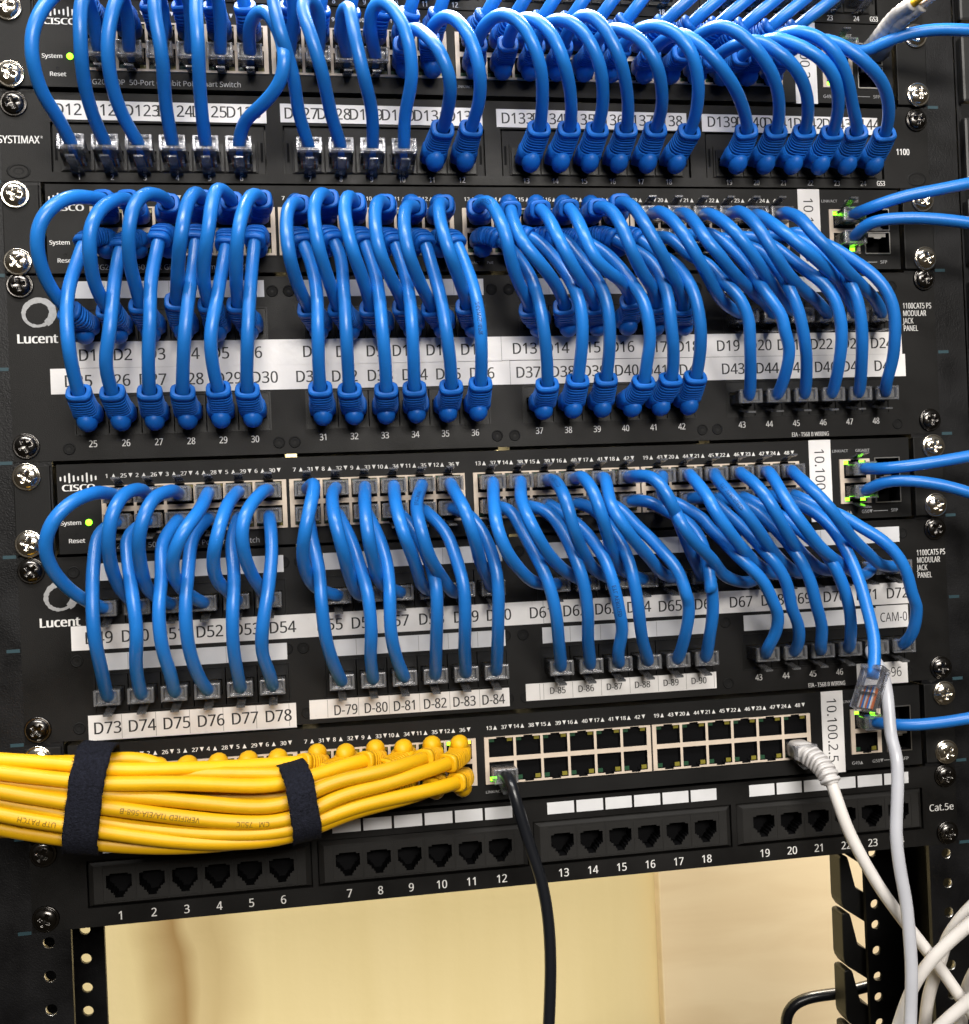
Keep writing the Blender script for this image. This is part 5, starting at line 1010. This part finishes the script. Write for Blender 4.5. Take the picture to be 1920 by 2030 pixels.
# straps
def strap(label, c, axis, hh, dd, width, lean):
    """flat band wound round the bundle: c centre, axis along the bundle"""
    root = thing('cable_strap', label, 'strap', 'black straps round the yellow bundle', c)
    ax = Vector(axis).normalized(); uz = Vector((lean, 0, 1)); uz = (uz-ax*uz.dot(ax)).normalized(); od = uz.cross(ax)
    if od.y < 0: od = -od
    for nm, r0, th, a0, a1 in (('band', 0.0, 1.5, 0, 2*math.pi), ('band_end', 1.55, 1.2, math.pi*0.35, math.pi*1.15)):
        mb = MB(); n = 72; cols = 9; vs = []
        for k in range(n+1):
            a = a0+(a1-a0)*k/n; ca, sa = math.cos(a), math.sin(a); e = 2.9
            f = (abs(ca)**e+abs(sa)**e)**(-1/e)
            for j in range(cols):
                q = (j/(cols-1)-0.5)*width
                for lay in (0, 1):
                    rr = r0+(th if lay else 0)+(random.uniform(-.10, .10) if lay else 0)
                    vs.append(ax*(q+(random.uniform(-.35, .35) if j in (0, cols-1) else 0))+od*((dd+rr)*f*ca)+uz*((hh+rr)*f*sa))
        W2 = cols*2
        fs = []
        for k in range(n):
            for j in range(cols-1):
                o = k*W2+j*2; fs.append((o+1, o+3, o+W2+3, o+W2+1)); fs.append((o, o+W2, o+W2+2, o+2))
            fs.append((k*W2, k*W2+1, (k+1)*W2+1, (k+1)*W2)); o = k*W2+W2-2; fs.append((o, o+W2, o+W2+1, o+1))
        mb.add(vs, fs, 0, True); 
        if nm == 'band':
            band = mb.build(nm, ['strap'], root); fz = MB()
            for _ in range(1500):
                a = random.uniform(0, 2*math.pi); ca, sa = math.cos(a), math.sin(a); f = (abs(ca)**2.9+abs(sa)**2.9)**(-1/2.9)
                q = random.choice((-1, 1))*width/2*random.uniform(0.93, 1.0) if random.random() < 0.45 else random.uniform(-.5, .5)*width
                b0 = ax*q+od*((dd+1.4)*f*ca)+uz*((hh+1.4)*f*sa); nrm = (od*ca+uz*sa).normalized()
                dr = (nrm*random.uniform(.2, 1)+ax*(random.uniform(-.7, .7)+(0.9 if q > width*.45 else -0.9 if q < -width*.45 else 0))+(uz*ca-od*sa)*random.uniform(-.8, .8)).normalized()
                sd_ = dr.cross(nrm+Vector((.01, .02, .03))).normalized()*0.09; L = random.uniform(.5, 1.3)
                fz.add([b0-sd_, b0+sd_, b0+dr*L], [(0, 1, 2)])
            fo = fz.build('fuzz', ['strap'], band); fo['kind'] = 'stuff'
    return root
strap("wide black hook and loop strap at the left end of the yellow bundle", (-201.0, 42.5, 72.3), (1, 0.0, -0.16), 22.0, 18.5, 14.3, 0.12)
strap("narrower black hook and loop strap nearer the yellow plugs", (-112.5, 36.0, 61.8), (1, -0.16, 0.12), 16.0, 20.5, 12.5, -0.30)

# fibre patch cable in the top switch
fr_ = thing('fibre_cable', "fibre cable with two grey ribbed boots and a yellow lead, top right corner", 'fibre cable')
cb = MB(); cb.box(198.6, 211.2, -6, 13, ZA+22.3, ZA+31.2); cb.build('connector', ['clear'], fr_, bevel=0.8)
for key, cm in (('fiber1', 'yellow'), ('fiber2', 'white')):
    dx = -3.4 if key == 'fiber1' else 3.2
    pts = [V((205+dx, 4, ZA+27)), V((205+dx, 12, ZA+27.4))]+[V(q) for q in CAB[key][1:]]
    pth, tot = resample(smooth(catmull(pts), 10), 1.2)
    nb = min(len(pth)-1, int(44/1.2)); mb = MB(); fr2 = frames(pth, Vector((1, 0, 0))); vs = []; n = 14
    for i in range(nb):
        rr = (4.6-1.1*i/nb)*(1.0 if (i//1) % 3 else 0.94)
        for q in range(n):
            a = 2*math.pi*q/n; vs.append(pth[i]+fr2[i][1]*rr*math.cos(a)+fr2[i][2]*rr*math.sin(a))
    mb.add(vs, [(i*n+q, i*n+(q+1) % n, (i+1)*n+(q+1) % n, (i+1)*n+q) for i in range(nb-1) for q in range(n)]+[tuple(range(n)), tuple(range(nb*n-1, nb*n-n-1, -1))], 0, True)
    mb.build('boot', ['fibre_boot'], fr_)
    mb = MB(); tube(mb, pth[nb-4:], 1.9, 10); mb.build('cord', [cm], fr_)

# ------------------------------------------------------------------ behind and beside the rack
cm = thing('cable_manager', "black plastic cable fingers behind the right rack post", 'cable manager')
bb = MB(); bb.box(250, 270, -108, -90, -330, 40); bb.build('back_strip', ['duct'], cm)
poly = CAB['finger1']; dz = 35.4
for i in range(-1, 5):
    zo = (1-i)*dz; fb = MB(); fb.prism([(x, z+zo) for x, d, z in poly], -90, -104); fb.build('finger', ['duct'], cm, bevel=0.8)
for sg in (-1, 1):
    vm = thing('cable_duct', "black vertical cable duct beyond the %s rack post" % ('right' if sg > 0 else 'left'), 'cable duct', 'vertical cable ducts')
    mb = MB(); a, b = (258, 330) if sg > 0 else (-330, -258)
    mb.box(a, b, -85, -80, -420, 560); mb.box(a, a+3, -80, -2, -420, 560) if sg > 0 else mb.box(b-3, b, -80, -2, -420, 560); mb.build('duct_body', ['rack'], vm)
    for j in range(-9, 13):
        fb = MB(); x0 = a+1 if sg > 0 else b-11
        fb.box(x0, x0+10, -2, 3, 44.45*j+3, 44.45*j+39); fb.build('duct_finger', ['duct'], vm, bevel=1.5)
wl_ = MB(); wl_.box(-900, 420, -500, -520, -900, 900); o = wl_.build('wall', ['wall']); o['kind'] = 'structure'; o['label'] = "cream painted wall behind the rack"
bd = MB(); bd.box(221.5, 1100, -482, -499, -900, 900); o = bd.build('wood_board', ['board'], bevel=2.0); tag(o, "pale peach wood board standing against the cream wall at right", 'board')
o.rotation_euler = (0, 0, 0)
build_text()
for o in bpy.data.objects:
    if 'src' in o: del o['src']
bpy.context.view_layer.update()
